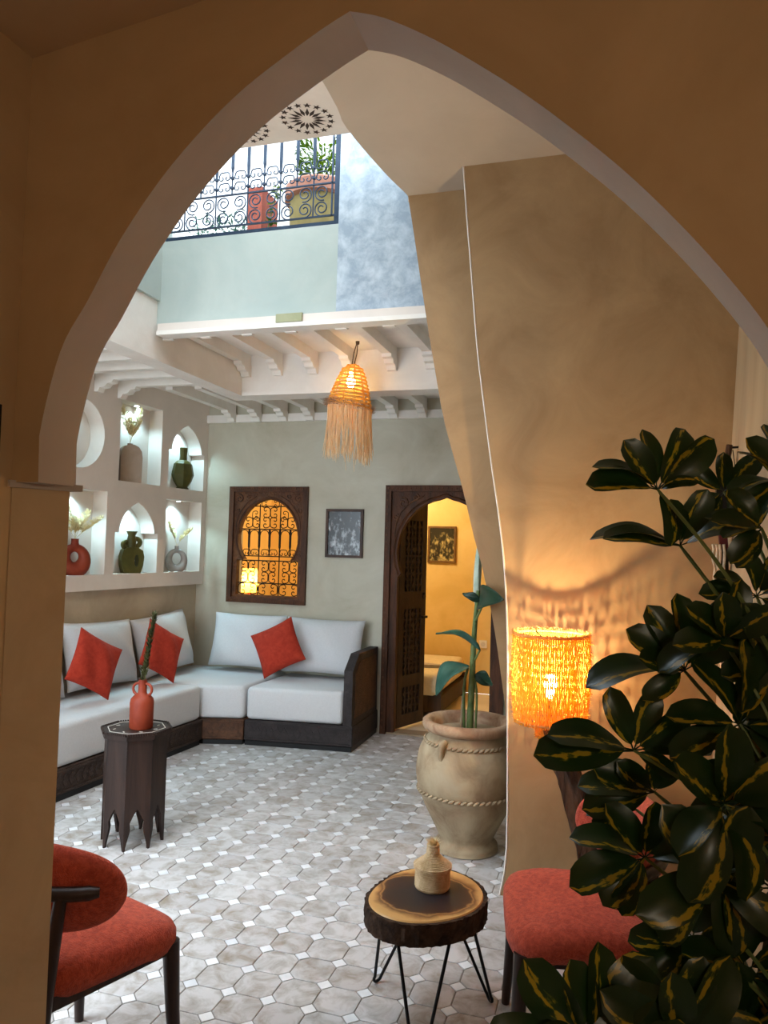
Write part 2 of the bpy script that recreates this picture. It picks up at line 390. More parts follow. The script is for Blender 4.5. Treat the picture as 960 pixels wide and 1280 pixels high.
# ---- gallery beyond the arch, right side
GZ = 3.376
fe = [(-.717, 3.376), (-.691, 3.093), (-.667, 2.859), (-.633, 2.512), (-.597, 2.246), (-.553, 1.946), (-.511, 1.686), (-.48, 1.43), (-.463, 1.14), (-.456, .781), (-.449, .213), (-.477, 0)]
fe = catmull(fe, 3)
rx = lambda z: .365+.05*z
b = MB(); b.prism(fe+[(.8, 0), (.8, 3.376)], [], XZ, 3.5, 3.73)
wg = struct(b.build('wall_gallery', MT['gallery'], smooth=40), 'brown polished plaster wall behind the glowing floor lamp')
bead = MB(); bead.tube([(x-.002, 3.502, z) for x, z in fe], .005, 6); bead.build('highlight_bead', MT['white'], wg, smooth=60)  # pale bead modelled in place of the highlight along the wall edge
k2 = 3.73/3.78
se = [(-1.071, 3.399), (-1.035, 3.202), (-.964, 2.793), (-.896, 2.434), (-.843, 2.184), (-.745, 1.856), (-.682, 1.615), (-.635, 1.456), (-.59, 1.26), (-.559, 1.104), (-.528, .91), (-.501, .718), (-.47, .3), (-.46, 0)]
se = catmull([(x*k2, CAM_H+(z-CAM_H)*k2) for x, z in se], 3); se[-1] = (-.46, 0); se[0] = (se[0][0], GZ)
b = MB(); b.prism(se+[(.8, 0), (.8, GZ)], [], XZ, 3.731, 3.80)
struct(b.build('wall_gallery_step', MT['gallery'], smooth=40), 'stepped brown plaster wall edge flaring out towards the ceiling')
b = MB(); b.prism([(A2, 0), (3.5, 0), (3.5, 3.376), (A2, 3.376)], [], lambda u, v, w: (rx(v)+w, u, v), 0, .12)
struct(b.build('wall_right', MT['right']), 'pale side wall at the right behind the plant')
ge = [(-1.075, 3.80), (-1.057, 3.733), (-1.105, 3.46), (-1.15, 3.04), (-1.13, 2.755), (-1.12, A2)]
b = MB(); b.prism(catmull(ge, 4)+[(.8, A2), (.8, 3.80)], [], XY, GZ, GZ+.16)
struct(b.build('ceiling_gallery', MT['gallery_ceil'], smooth=40), 'cream flat ceiling over the gallery')
struct(MB().box(-1.12, -1.02, A2, 3.90, GZ+.16, 4.25).build('wall_upper_right', MT['up']), 'pale upper courtyard wall above the gallery')
struct(MB().box(-2.75, .8, A2-.1, A2, 3.45, 4.25).build('wall_upper_near', MT['up']), 'pale upper courtyard wall above the archway')

# ---- left wall of the courtyard (a few degrees off square)
LA = math.radians(4.0)
LD = Vector((math.sin(LA), math.cos(LA), 0)); LN = Vector((math.cos(LA), -math.sin(LA), 0))
LP = Vector((-3.578, W, 0))
def LU(s, z, o=0): p = LP+LD*s+LN*o; return Vector((p.x, p.y, z))
LUf = lambda u, v, w: tuple(LU(u, v, w))
WO = -.068                                             # wall face behind the niche unit
b = MB(); b.prism([(-4.8, 0), (.15, 0), (.15, 1.2), (-4.8, 1.2)], [], LUf, WO-.25, WO)
struct(b.build('wall_left', MT['left']), 'taupe polished plaster wall behind the long bench')
b = MB(); b.prism([(-4.8, 1.2), (-1.98, 1.2), (-1.98, 2.85), (-4.8, 2.85)], [], LUf, WO-.25, WO)
struct(b.build('wall_left_upper', MT['left']), 'taupe plaster wall beyond the niches')
# niche unit: six recesses cut through a white plaster slab, with a back panel
def ogee(c, z0, zs, hw, sh, top, n=8):
    L = [(c-hw-sh, z0), (c-hw-sh, zs), (c-hw, zs)]
    for i in range(1, n):
        t = i/n; L.append((c-hw*(1-t**1.9)**.8 if t < 1 else c, zs+(top-zs)*t))
    L.append((c, top)); R = [(2*c-x, z) for x, z in L[:-1]][::-1]
    return L+R
holes = []
holes.append([(-1.176, 2.003), (-1.176, 2.634), (-.668, 2.634), (-.668, 2.003)])
holes.append(ogee(-.312, 2.003, 2.328, .215, .042, 2.562))
holes.append([(-1.80, 1.283), (-1.80, 1.908), (-1.288, 1.908), (-1.288, 1.283)])
holes.append(ogee(-.932, 1.283, 1.604, .212, .045, 1.848))
holes.append([(-.576, 1.283), (-.576, 1.903), (-.066, 1.903), (-.066, 1.283)])
holes.append([(-1.60+.255*math.cos(t*PI/16), 2.312+.255*math.sin(t*PI/16)) for t in range(32)])
b = MB(); b.prism([(-1.98, 1.168), (.04, 1.168), (.04, 2.80), (-1.98, 2.80)], holes, LUf, -.135, 0)
nu = struct(b.build('wall_niche', MT['white'], smooth=30), 'white plaster niche wall with six lit display recesses')
b = MB(); b.prism([(-1.98, 1.168), (.04, 1.168), (.04, 2.80), (-1.98, 2.80)], [], LUf, -.27, -.136)
b.build('niche_back', MT['white'], nu)

# ---- far wall with the window and door openings
WC, DC = -2.945, -1.347
win_open = [(WC-.33, 1.06), (WC-.33, 2.02), (WC+.33, 2.02), (WC+.33, 1.06)]
door_l, door_r = -1.83, -.875
outer = [(-3.9, 0), (door_l, 0), (door_l, 2.03), (door_r, 2.03), (door_r, 0), (-.35, 0), (-.35, 3.0), (-3.9, 3.0)]
b = MB(); b.prism(outer, [win_open], XZ, W, W+.16)
struct(b.build('wall_far', MT['far']), 'grey-green polished plaster wall with carved window and door')
struct(MB().box(-.42, -.36, 3.80, W, 0, 3.0).build('wall_far_right', MT['far']), 'plaster side wall right of the carved door')
# cornice strips at the head of the walls
struct(MB().box(-3.58, -.5, W-.03, W, 2.632, 2.70).build('trim_1', MT['beam']), 'white cornice along the top of the far wall')

# ---- ceilings and beams round the light well
XB, U, U2, ZB = -2.66, 3.916, 5.067, 2.65
# left gallery
cl = struct(MB().box(-4.1, XB-.05, A2, U2, 2.80, 2.86).build('ceiling_left', MT['beam']), 'white joisted ceiling over the left bench')
cf = struct(MB().box(-4.1, -.42, U2, W, 2.80, 2.86).build('ceiling_far', MT['beam']), 'white joisted ceiling in front of the window wall')
cm = struct(MB().box(XB, -.42, U+.03, U2, 2.93, 3.0).build('ceiling_middle', MT['beam']), 'raised white joisted ceiling bay with the pendant lamp')
def joist(parent, a, b_, w=.06, h=.085, z=2.80, ends=(0, 1)):
    mb = MB(); a = Vector((a[0], a[1], z-h/2)); e = Vector((b_[0], b_[1], z-h/2)); mb.obox(a, e, w, h)
    j = mb.build('joist', MT['beam'], parent)
    d = (e-a).normalized()
    for k in ends:
        p = e if k else a; s = -1 if k else 1
        sd = Vector((-d.y, d.x, 0)); prof = [(0, 0), (.16, 0), (.15, -.02), (.11, -.026), (.09, -.05), (.045, -.055), (.03, -.085), (0, -.085)]
        m2 = MB(); m2.prism(prof, [], lambda u, v, w_: tuple(p+d*s*u+sd*w_+Vector((0, 0, v-h/2))), -w/2-.004, w/2+.004)
        m2.build('bracket', MT['beam'], j)
y = 1.70
while y < U2-.05:
    xl = LU((y-W)/math.cos(LA), 0, .002 if y > 4.2 else WO).x
    joist(cl, (xl, y), (XB-.02, y), ends=(0,)); y += .25
x = -3.32
while x < -.7:
    joist(cf, (x, U2+.02), (x, W-.03), ends=(1,)); x += .253
for x in (-2.62, -2.365, -2.09, -1.81, -1.50, -1.22, -.94, -.66):
    joist(cm, (x, U+.06), (x, U2-.05), z=2.93, h=.075)
# left longitudinal beam + upper left wall
b = MB().box(XB-.10, XB, A2, U2+.1, ZB, 2.99); struct(b.build('trim_2', MT['beam']), 'white beam along the left edge of the light well')
struct(MB().box(XB-.125, XB+.012, A2, U2+.1, ZB-.02, ZB+.012).build('trim_3', MT['beam']), 'white lip under the left beam of the light well')
struct(MB().box(XB-.10, XB+.02, A2, U+.1, 2.991, 4.25).build('wall_upper_left', MT['up']), 'pale upper wall on the left of the light well')
# cross beam
struct(MB().box(XB, -.42, U2-.05, U2+.1, ZB+.012, 2.93).build('trim_4', MT['beam']), 'white cross beam behind the pendant lamp')
struct(MB().box(XB+.012, -.42, U2-.07, U2+.12, ZB-.02, ZB+.011).build('trim_5', MT['beam']), 'white lip under the cross beam')
# front beam below the upper far wall
fb = struct(MB().box(XB+.02, -.42, U, U+.06, 2.78, 2.844).build('trim_6', MT['beam']), 'white front beam below the pale upper wall')
MB().box(XB+.02, -.42, U-.03, U+.07, 2.775, 2.80).build('lip', MT['beam'], fb)
MB().box(XB+.02, -.42, U-.022, U, 2.80, 2.845).build('moulding', MT['white'], fb)
MB().box(-1.86, -1.70, U-.034, U-.02, 2.802, 2.85).build('plaster_patch', MT['patch'], fb)
# upper far wall: left part below and beside the balcony opening, blue-grey part right of it
SB = 3.352
uw = [(XB, 2.845), (-1.51, 2.845), (-1.51, SB), (XB, SB)]
b = MB(); b.prism(uw, [], XZ, U, U+.2); struct(b.build('wall_upper_far', MT['up']), 'pale green upper wall under the balcony railing')
b = MB(); b.prism([(-1.51, 2.845), (-.4, 2.845), (-.4, 4.25), (-1.51, 4.25)], [], XZ, U, U+.2)
struct(b.build('wall_upper_far_right', MT['up2']), 'blue-grey mottled upper wall right of the balcony')
# roof slabs over the rooms beside the well (so daylight falls only through the well)
struct(MB().box(-4.3, XB-.10, A2, W+.3, 3.0, 3.3).build('ceiling_left_roof', MT['white']), 'roof slab over the left gallery')
struct(MB().box(-5.2, -.3, U+.2, 8.6, 3.305, SB-.01).build('floor_terrace', MT['right']), 'roof terrace floor behind the railing')
struct(MB().box(-1.02, 1.6, A2, 3.9, GZ+.161, GZ+.3).build('ceiling_gallery_roof', MT['white']), 'roof slab over the gallery')
struct(MB().box(-.5, 1.0, 3.80, W+.3, 3.0, 3.3).build('ceiling_right_roof', MT['white']), 'roof slab behind the gallery wall')
struct(MB().box(-1.9, 1.7, -1.9, A2-.1, 3.3, 3.5).build('ceiling_near_roof', MT['white']), 'roof slab over the near room')
struct(MB().box(-5.2, .4, 5.6, 5.7, SB-.01, 5.2).build('wall_terrace', MT['terrace']), 'white wall at the back of the roof terrace')
# stencilled walkway soffit over the well
ws = struct(MB().box(XB, -1.02, 3.08, 3.635, 3.70, 3.86).build('ceiling_walkway', MT['stencil_base']), 'pale walkway soffit with brown stencilled rosettes')
rc = pz(384, 149, 3.70)
ros = MB()
def star(mb, cx, cy, r, a0, n=5, rin=.42):
    P = [(cx, cy, 3.6988)]
    for i in range(2*n):
        rr = r if i % 2 == 0 else r*rin; t = a0+PI*i/n; P.append((cx+rr*math.cos(t), cy+rr*math.sin(t), 3.6988))
    mb.add(P, [(0, i+1, (i+1) % (2*n)+1) for i in range(2*n)])
def petal(mb, cx, cy, r0, r1, t, w):
    d = Vector((math.cos(t), math.sin(t), 0)); sdd = Vector((-d.y, d.x, 0)); c = Vector((cx, cy, 3.6988))
    P = [c+d*r0, c+d*(r0*.6+r1*.4)+sdd*w, c+d*r1, c+d*(r0*.6+r1*.4)-sdd*w]; mb.add(P, [(0, 1, 2, 3)])
for k in range(-2, 2):
    cx = rc.x+.36*k; cy = rc.y
    for i in range(16): petal(ros, cx, cy, .030, .100, 2*PI*i/16, .0105)
    for i in range(16): star(ros, cx+.122*math.cos(2*PI*i/16), cy+.122*math.sin(2*PI*i/16), .022, 2*PI*i/16)
ros.build('stencil_rosettes', MT['stencil'], ws, fixn=False)

# ---- inner room behind window and door
YI = 8.2
struct(MB().box(-3.9, -.3, YI, YI+.1, 0, 2.7).build('wall_inner_far', MT['inner']), 'yellow plaster back wall of the inner room')
struct(MB().box(-4.0, -3.9, W, YI, 0, 2.7).build('wall_inner_left', MT['inner']), 'yellow plaster side wall of the inner room')
struct(MB().box(-.42, -.3, W+.16, YI, 0, 2.7).build('wall_inner_right', MT['inner']), 'yellow plaster right wall of the inner room')
struct(MB().box(-3.9, -.3, W+.16, YI, 2.6, 2.7).build('ceiling_inner', MT['inner']), 'plaster ceiling of the inner room')
struct(MB().box(-3.9, -.3, W+.161, YI, -.08, -.001).build('floor_inner', MT['inner_floor']), 'pale stone floor of the inner room')

# ================================================================== WINDOW AND DOOR
def spiral(cx, cz, r0, r1, a0, a1, n=14):
    return [(cx+(r0+(r1-r0)*i/n)*math.cos(a0+(a1-a0)*i/n), cz+(r0+(r1-r0)*i/n)*math.sin(a0+(a1-a0)*i/n)) for i in range(n+1)]
def cscroll(w, h, n=12):
    """C shaped scroll open to +x, centred, as (x,z) points"""
    r = h*.25; ax = w/2-r*1.0 if w/2 > r else 0
    top = spiral(0, h*.25, r*.30, r, -PI*.9, PI*.5, n)
    left = [(-math.sin(t)*w*.5, h*.25+r*math.cos(t)) for t in [PI*.5*i/5 for i in range(1, 5)]]
    half = top+left
    return half+[(-w*.5, 0)]+[(x, -z) for x, z in half[::-1]]
def scroll_mb(w, h, r, seg=4): 
    return MB().tube([(x, 0, z) for x, z in cscroll(w, h)], r, seg)

# ---- carved wooden window with iron grille
w1 = thing('window_1', None, None, (WC, W, 0)); struct(w1, 'carved dark wood window with keyhole arch and scrolled iron grille, lit yellow')
FW0, FW1, Z0, Z1 = -.378, .378, 1.022, 2.052
kh = [(-.297, 1.09), (-.297, 1.40), (-.256, 1.405)]
for i in range(0, 13):
    t = i/12; a = math.radians(-40)+t*math.radians(130)
    kh.append((-.29*math.cos(a), 1.59+(.29 if a < 0 else .345)*math.sin(a)))
kh[-1] = (0, 1.94)
kh = [p for p in kh]; khR = [(-x, z) for x, z in kh[:-1]][::-1]
key = kh+khR
b = MB(); b.prism([(FW0, Z0), (FW1, Z0), (FW1, Z1), (FW0, Z1)], [key], XZ, -.012, .05); b.build('panel', MT['carve'], w1, smooth=30)
b = MB()
for (x0, x1, z0, z1) in ((FW0, FW1, Z1-.045, Z1), (FW0, FW1, Z0, Z0+.045), (FW0, FW0+.045, Z0+.045, Z1-.045), (FW1-.045, FW1, Z0+.045, Z1-.045)):
    MB().box(x0, x1, -.035, -.0125, z0, z1).build('frame_board', MT['door'], w1)
beadp = MB().box(-.0045, .0045, -.042, -.0352, -.006, .006)
first = None
for i in range(33):
    for zz in (Z0+.02, Z1-.02):
        x = FW0+.02+i*(FW1-FW0-.04)/32
        if first is None: first = beadp.build('bead', MT['carve'], w1, loc=(x, 0, zz))
        else: share(first, w1, (x, 0, zz))
# relief leaves in the spandrels
def relief(parent, pts, y, r=.006, m='door'):
    MB().tube([(x, y, z) for x, z in pts], r, 5).build('relief_scroll', MT[m], parent, smooth=60)
for s in (-1, 1):
    relief(w1, [(s*x, z) for x, z in spiral(-.285, 1.945, .006, .04, 0, 2.6*PI)], -.014)
    relief(w1, [(s*x, z) for x, z in [(-.30, 1.62), (-.31, 1.72), (-.29, 1.80), (-.25, 1.86), (-.20, 1.92), (-.12, 1.965)]], -.014)
    relief(w1, [(s*x, z) for x, z in spiral(-.20, 1.965, .004, .022, 0, 2.2*PI)], -.014)
    relief(w1, [(s*x, z) for x, z in spiral(-.305, 1.84, .004, .022, 0, 2.2*PI)], -.014)
relief(w1, [(x*1.05, 1.55+(z-1.55)*1.05) for x, z in key[2:-2]], -.014, .008)
# grille
def bar(parent, a, b_, r, m='iron', name='bar'): return MB().tube([a, b_], r, 6).build(name, MT[m], parent)
GY = .03
for z, hw in ((1.195, .295), (1.395, .295), (1.435, .262), (1.675, .275), (1.88, .15)): bar(w1, (-hw, GY, z), (hw, GY, z), .0055)
for x, z1 in ((-.1, 1.90), (.1, 1.90)): bar(w1, (x, GY, 1.09), (x, GY, z1), .005)
for x in (-.2, -.1, 0, .1, .2): MB().tube([(x, GY, 1.44), (x, GY, 1.50), (x, GY, 1.52), (x, GY, 1.66), (x, GY, 1.675)], [.006, .006, .011, .011, .006], 8).build('baluster', MT['iron'], w1)
for x in (-.25, -.15, -.05, .05, .15, .25):
    MB().tube([(x+.042*math.cos(t*PI/6), GY, 1.625+.042*math.sin(t*PI/6)) for t in range(7)], .004, 5).build('grille_arch', MT['iron'], w1)
sc_big = scroll_mb(.088, .095, .0042); sc_sm = scroll_mb(.07, .075, .0036)
sb = ss = None
def putscroll(x, z, flip, big=True, rot=0):
    global sb, ss
    base = sb if big else ss
    if base is None:
        base = (sc_big if big else sc_sm).build('scroll', MT['iron'], w1)
        if big: sb = base
        else: ss = base
        o = base
    else: o = share(base, w1)
    o.location = (x, GY, z); o.rotation_euler = (0, rot, PI if flip else 0)
for cx in (-.2, 0, .2):
    for sx in (-1, 1):
        putscroll(cx+sx*.047, 1.142, sx > 0, True)
        for zz in (1.248, 1.345): putscroll(cx+sx*.047, zz, sx < 0, True)
    for zz in (1.735, 1.825):
        if abs(cx) < .1 or zz < 1.8:
            for sx in (-1, 1): putscroll(cx*.85+sx*.045, zz, sx < 0, True)
    for sx in (-1, 1): putscroll(cx*.9+sx*.04, 1.46, sx > 0, False, PI/2)
for x in (-.14, .14, -.05, .05): putscroll(x, 1.80 if abs(x) > .1 else 1.905, x > 0, False, 0)

# ---- carved door frame with horseshoe arch, one leaf standing open
d1 = thing('door_1', None, None, (DC, W, 0)); struct(d1, 'carved brown wooden door with horseshoe arch and one lattice leaf standing open')
DW = .508
da = [(-.395, -.002), (-.395, 1.30), (-.372, 1.32)]
for i in range(0, 15):
    t = i/14; a = math.radians(-25)+t*math.radians(115)
    da.append((-.405*math.cos(a)*(1 if a < 0 else 1), 1.50+(.405 if a < 0 else .45)*math.sin(a)))
da[-1] = (0, 1.968)
full = da+[(-x, z) for x, z in da[:-1]][::-1]
outerD = [(-DW, -.002)]+full+[(DW, -.002), (DW, 2.066), (-DW, 2.066)]
b = MB(); b.prism(outerD, [], XZ, -.015, .05); b.build('panel', MT['door'], d1, smooth=30)
for (x0, x1, z0, z1) in ((-DW, DW, 2.016, 2.066), (-DW, -DW+.05, 0, 2.016), (DW-.05, DW, 0, 2.016)):
    MB().box(x0, x1, -.045, -.0155, z0, z1).build('frame_board', MT['door'], d1)
dent = MB().box(-.006, .006, -.052, -.0452, -.008, .008); first = None
for i in range(60):
    if i < 26: loc = (-DW+.025+i*(2*DW-.05)/25, 0, 2.04)
    else: loc = (-DW+.018, 0, 2.0-(i-26)*.059)
    if first is None: first = dent.build('bead', MT['carve'], d1, loc=loc)
    else: share(first, d1, loc)
for s in (-1, 1):
    relief(d1, [(s*x, z) for x, z in spiral(-.36, 1.92, .006, .05, 0, 2.6*PI)], -.018, .007, 'carve')
    relief(d1, [(s*x, z) for x, z in spiral(-.25, 1.965, .005, .03, 0, 2.4*PI)], -.018, .006, 'carve')
    relief(d1, [(s*x, z) for x, z in spiral(-.42, 1.80, .005, .03, 0, 2.4*PI)], -.018, .006, 'carve')
    relief(d1, [(s*x, z) for x, z in [(-.43, 1.62), (-.42, 1.74), (-.38, 1.84), (-.30, 1.92), (-.18, 1.985)]], -.018, .007, 'carve')
relief(d1, [(x*1.06, 1.45+(z-1.45)*1.05) for x, z in full[2:-2]], -.018, .009)
# leaves
def leaf(hx, ang, side):
    LW = .40; s = side
    X = lambda a, c: (min(s*a, s*c), max(s*a, s*c))
    lf = MB().box(*X(.07, LW-.07), -.004, .004, .13, 1.78).build('leaf', MT['black'], d1)
    lf.location = (hx, .06, 0); lf.rotation_euler = (0, 0, ang)
    def bd(x0, x1, z0, z1, y0=-.02, y1=.02, m='door_dark', n='stile'):
        a, c = X(x0, x1); return MB().box(a, c, y0, y1, z0, z1).build(n, MT[m], lf)
    bd(0, .07, .03, 2.0); bd(LW-.07, LW, .03, 2.0)
    for z0, z1 in ((.03, .13), (.36, .46), (1.02, 1.17), (1.78, 2.0)): bd(.07, LW-.07, z0, z1, n='rail')
    x0, x1 = .07, LW-.07
    for z0, z1, nn_ in ((.46, 1.02, 6), (1.17, 1.78, 6), (.13, .36, 2)):
        for i in range(1, 5):
            xx = x0+(x1-x0)*i/5; bd(xx-.008, xx+.008, z0, z1, -.016, .016, 'door_dark', 'lattice_bar')
        k = nn_*2
        for i in range(1, k):
            zz = z0+(z1-z0)*i/k; bd(x0, x1, zz-.007, zz+.007, -.013, .013, 'door_dark', 'lattice_bar')
        for i in range(nn_):
            for j in range(3):
                xx = x0+(x1-x0)*(j+.5)/3; zz = z0+(z1-z0)*(i+.5)/nn_
                a, c = s*xx, zz
                mb = MB().prism([(a-.024, c), (a, c-.03), (a+.024, c), (a, c+.03)], [], XZ, -.019, .019)
                mb.build('lattice_lozenge', MT['door_dark'], lf)
    yy = -.02
    MB().tube([(s*(LW-.04)+.022*math.cos(t*PI/8), -.03, 1.12+.022*math.sin(t*PI/8)) for t in range(16)], .004, 6, closed=True).build('ring_handle', MT['iron'], lf)
    MB().tube([(s*(LW-.04), -.02, 1.145), (s*(LW-.04), -.036, 1.145)], .012, 8).build('ring_boss', MT['iron'], lf)
    MB().box(*X(LW-.06, LW+.015), -.035, -.021, .93, .95).build('bolt', MT['iron'], lf)
leaf(-.41, math.radians(70), 1)
leaf(.41, math.radians(-88), -1)
MB().box(-.47, .47, -.02, .14, -.003, .012).build('threshold', MT['right'], d1)

# ---- things in the inner room
bd = thing('bed', 'low bed with cream blanket and dark base seen through the doorway', 'bed', (-2.42, 7.45, 0))
rbox(1.78, 1.30, .20, .05).build('mattress', MT['blanket'], bd, smooth=50, loc=(0, 0, .20))
MB().box(-.90, .92, -.62, .62, .05, .20).build('base', MT['door_dark'], bd)
for sx in (-.86, .88):
    for sy in (-.58, .58): MB().box(sx-.035, sx+.035, sy-.035, sy+.035, 0, .05 if sx < 0 else .24).build('leg', MT['door_dark'], bd)
lb = thing('folded_throw', 'small grey leaf-shaped throw lying on the bed', 'throw', (-1.80, 7.2, .401))
b = MB(); b.prism([(-.15, -.05), (0, -.07), (.22, -.02), (.24, .03), (.05, .07), (-.13, .06)], [], XY, 0, .03); b.build('cloth', MT['grey_ceramic'], lb)
def picture(name, label, x0, x1, z0, z1, Y, fm, pm, fw=.022, parent_group=None):
    t = thing(name, label, 'picture', ((x0+x1)/2, Y, z0))
    hw = (x1-x0)/2; h = z1-z0
    for a, c, d, e in ((-hw, hw, 0, fw), (-hw, hw, h-fw, h), (-hw, -hw+fw, fw, h-fw), (hw-fw, hw, fw, h-fw)):
        MB().box(a, c, -.025, -.001, d, e).build('frame_rail', MT[fm], t)
    MB().box(-hw+fw, hw-fw, -.012, -.002, fw, h-fw).build('print', pm, t)
    return t
def photo_mat(name, dark, light, seed, tint):
    mt = bpy.data.materials.new(name); mt.use_nodes = True; t = mt.node_tree; n = t.nodes; L = t.links; b = n['Principled BSDF']
    tc = n.new('ShaderNodeTexCoord'); mp = n.new('ShaderNodeMapping'); mp.inputs['Location'].default_value = (seed, 0, seed*2); mp.inputs['Scale'].default_value = (1.7, 1, 1)
    L.new(tc.outputs['Object'], mp.inputs[0]); nz = n.new('ShaderNodeTexNoise'); nz.inputs['Scale'].default_value = 11; nz.inputs['Detail'].default_value = 7; nz.inputs['Roughness'].default_value = .7
    L.new(mp.outputs[0], nz.inputs[0]); sp = n.new('ShaderNodeSeparateXYZ'); L.new(tc.outputs['Object'], sp.inputs[0])
    ma = n.new('ShaderNodeMath'); ma.operation = 'MULTIPLY_ADD'; ma.inputs[1].default_value = -.30; ma.inputs[2].default_value = .06
    L.new(sp.outputs[2], ma.inputs[0]); ad = n.new('ShaderNodeMath'); ad.operation = 'ADD'; L.new(nz.outputs[0], ad.inputs[0]); L.new(ma.outputs[0], ad.inputs[1])
    r = n.new('ShaderNodeValToRGB'); L.new(ad.outputs[0], r.inputs[0]); r.color_ramp.elements[0].position = .5; r.color_ramp.elements[0].color = dark
    r.color_ramp.elements[1].position = .66; r.color_ramp.elements[1].color = light; L.new(r.outputs[0], b.inputs['Base Color']); b.inputs['Roughness'].default_value = .25
    return mt
picture('picture_frame', 'black and white photograph in dark frame between window and door', -2.394, -2.056, 1.445, 1.862, W, 'frame', photo_mat('bw_print', C(38, 42, 46), C(196, 202, 208), 3.1, 0))
picture('picture_frame', 'small sepia photograph on the yellow wall through the doorway', -1.985, -1.67, 1.39, 1.79, YI, 'frame_gold', photo_mat('sepia_print', C(40, 34, 18), C(206, 184, 120), 9.4, 0))
so = thing('wall_socket', 'white wall socket low on the yellow inner wall', 'socket', (-1.35, YI, .49))
MB().box(-.04, .04, -.012, -.001, 0, .08).build('plate', MT['plastic'], so)
MB().tube([(0, -.0121, .04), (0, -.016, .04)], .024, 16).build('outlet', MT['inlay'], so)
tl = thing('table_lamp', 'small glowing table lamp behind the lower left of the grilled window', 'lamp', (-3.645, 7.2, .66))
MB().lathe([(.07, 0), (.07, .02), (.02, .04), (.03, .15), (.05, .25), (.02, .36), (.012, .42)], 20).build('base', MT['terracotta'], tl, smooth=40)
MB().lathe([(.10, .38), (.075, .62)], 24).build('shade', mat('glowing_shade', C(255, 200, 90), transl=.7, emit=(1, .62, .16, 1), estr=2.5), tl, smooth=60)
lamp_point('table_lamp_light', (0, 0, .50), WARM, 12, .04, tl)
ns = thing('nightstand', 'dark wooden nightstand under the glowing table lamp', 'nightstand', (-3.645, 7.2, 0))
MB().box(-.2, .2, -.2, .2, .62, .66).build('top', MT['door_dark'], ns)
for sx in (-.17, .17):
    for sy in (-.17, .17): MB().box(sx-.02, sx+.02, sy-.02, sy+.02, 0, .62).build('leg', MT['door_dark'], ns)
MB().box(-.18, .18, -.18, .18, .42, .619).build('drawer_box', MT['door_dark'], ns)
cl_ = thing('ceiling_lamp', 'round glass ceiling lamp inside the yellow inner room', 'lamp', (-2.3, 7.3, 2.42))
MB().lathe([(.0, 0), (.09, .02), (.14, .07), (.14, .10)], 24).build('glass_bowl', mat('lamp_glass', C(255, 236, 190), transl=.8, emit=(1, .75, .38, 1), estr=3), cl_, smooth=60)
MB().lathe([(.15, .10), (.15, .14), (.03, .179)], 24).build('mount', MT['iron'], cl_, smooth=40)
lamp_point('ceiling_lamp_light', (0, 0, -.06), (1, .80, .46), 72, .1, cl_)

# ================================================================== SEATING
# ---- corner banquette in three bench modules
SBASE = Vector((-3.114, 3.742, 0)); SD = Vector((.0654, .9979, 0)); SN = Vector((.9979, -.0654, 0))
def wallx(y): return LU((y-W)/math.cos(LA), 0, WO).x+.006
def bench(label, poly, wm, seat_inset=.012, top=.45, carve=None, n_front=None):
    t = thing('banquette_bench', label, 'bench', (0, 0, 0), group='corner banquette modules')
    c = (sum(p[0] for p in poly)/len(poly), sum(p[1] for p in poly)/len(poly)); t.location = (c[0], c[1], 0)
    lp = [(x-c[0], y-c[1]) for x, y in poly]
    rprism(lp, .035, .19, .006, 1).build('plinth', MT[wm], t)
    ins = [(x*.985, y*.985) for x, y in lp]
    MB().prism(ins, [], XY, 0, .034).build('kick_board', MT['black'], t)
    a, b_ = Vector((*lp[n_front[0]], 0)), Vector((*lp[n_front[1]], 0)); d = (b_-a).normalized(); nrm = Vector((d.y, -d.x, 0))
    for z in (.052, .172): 
        MB().obox(a+d*.02+nrm*.004+Vector((0, 0, z)), b_-d*.02+nrm*.004+Vector((0, 0, z)), .01, .012).build('plinth_moulding', MT[wm], under(t, 'plinth'))
    n = max(3, int((b_-a).length/.055)); first = None
    for i in range(n):
        p = a+d*(.03+(i+.5)*((b_-a).length-.06)/n)
        if first is None:
            first = MB().prism([(-.024, 0), (0, -.04), (.024, 0), (0, .04)], [], lambda u, v, w: tuple(d*u+nrm*w+Vector((0, 0, v))), 0, .005).build('carved_lozenge', MT[wm], under(t, 'plinth'), loc=p+Vector((0, 0, .112)))
        else: share(first, under(t, 'plinth'), p+Vector((0, 0, .112)))
    sp = [(x*.988, y*.988) for x, y in lp]
    sc_ = rprism(sp, .192, top, .035, 4).build('seat_cushion', MT['linen'], t, smooth=60)
    return t
MT['umberwood'] = mat('umber_carved_wood', C(42, 30, 26), C(68, 52, 44), 14, 5, rough=.6, bump=.8, bscale=80)
p0 = SBASE-SD*1.75; p1 = SBASE+SD*1.512
bench('long linen bench along the left wall with dark carved plinth', [(p0.x, p0.y), (p1.x, p1.y), (wallx(5.205), 5.205), (wallx(2.0), 2.0)], 'umberwood', n_front=(0, 1))
bench('angled corner bench with lighter brown carved plinth', [(p1.x+.004, p1.y+.008), (-2.722, 5.353), (-2.705, W-.012), (wallx(W)+.01, W-.012), (wallx(5.215), 5.215)], 'brownwood', n_front=(0, 1), top=.446)
rb = bench('short linen bench under the grilled window with black wooden arm', [(-2.715, 5.354), (-1.872, 5.463), (-1.884, W-.012), (-2.70, W-.012)], 'blackwood', n_front=(0, 1), top=.44)
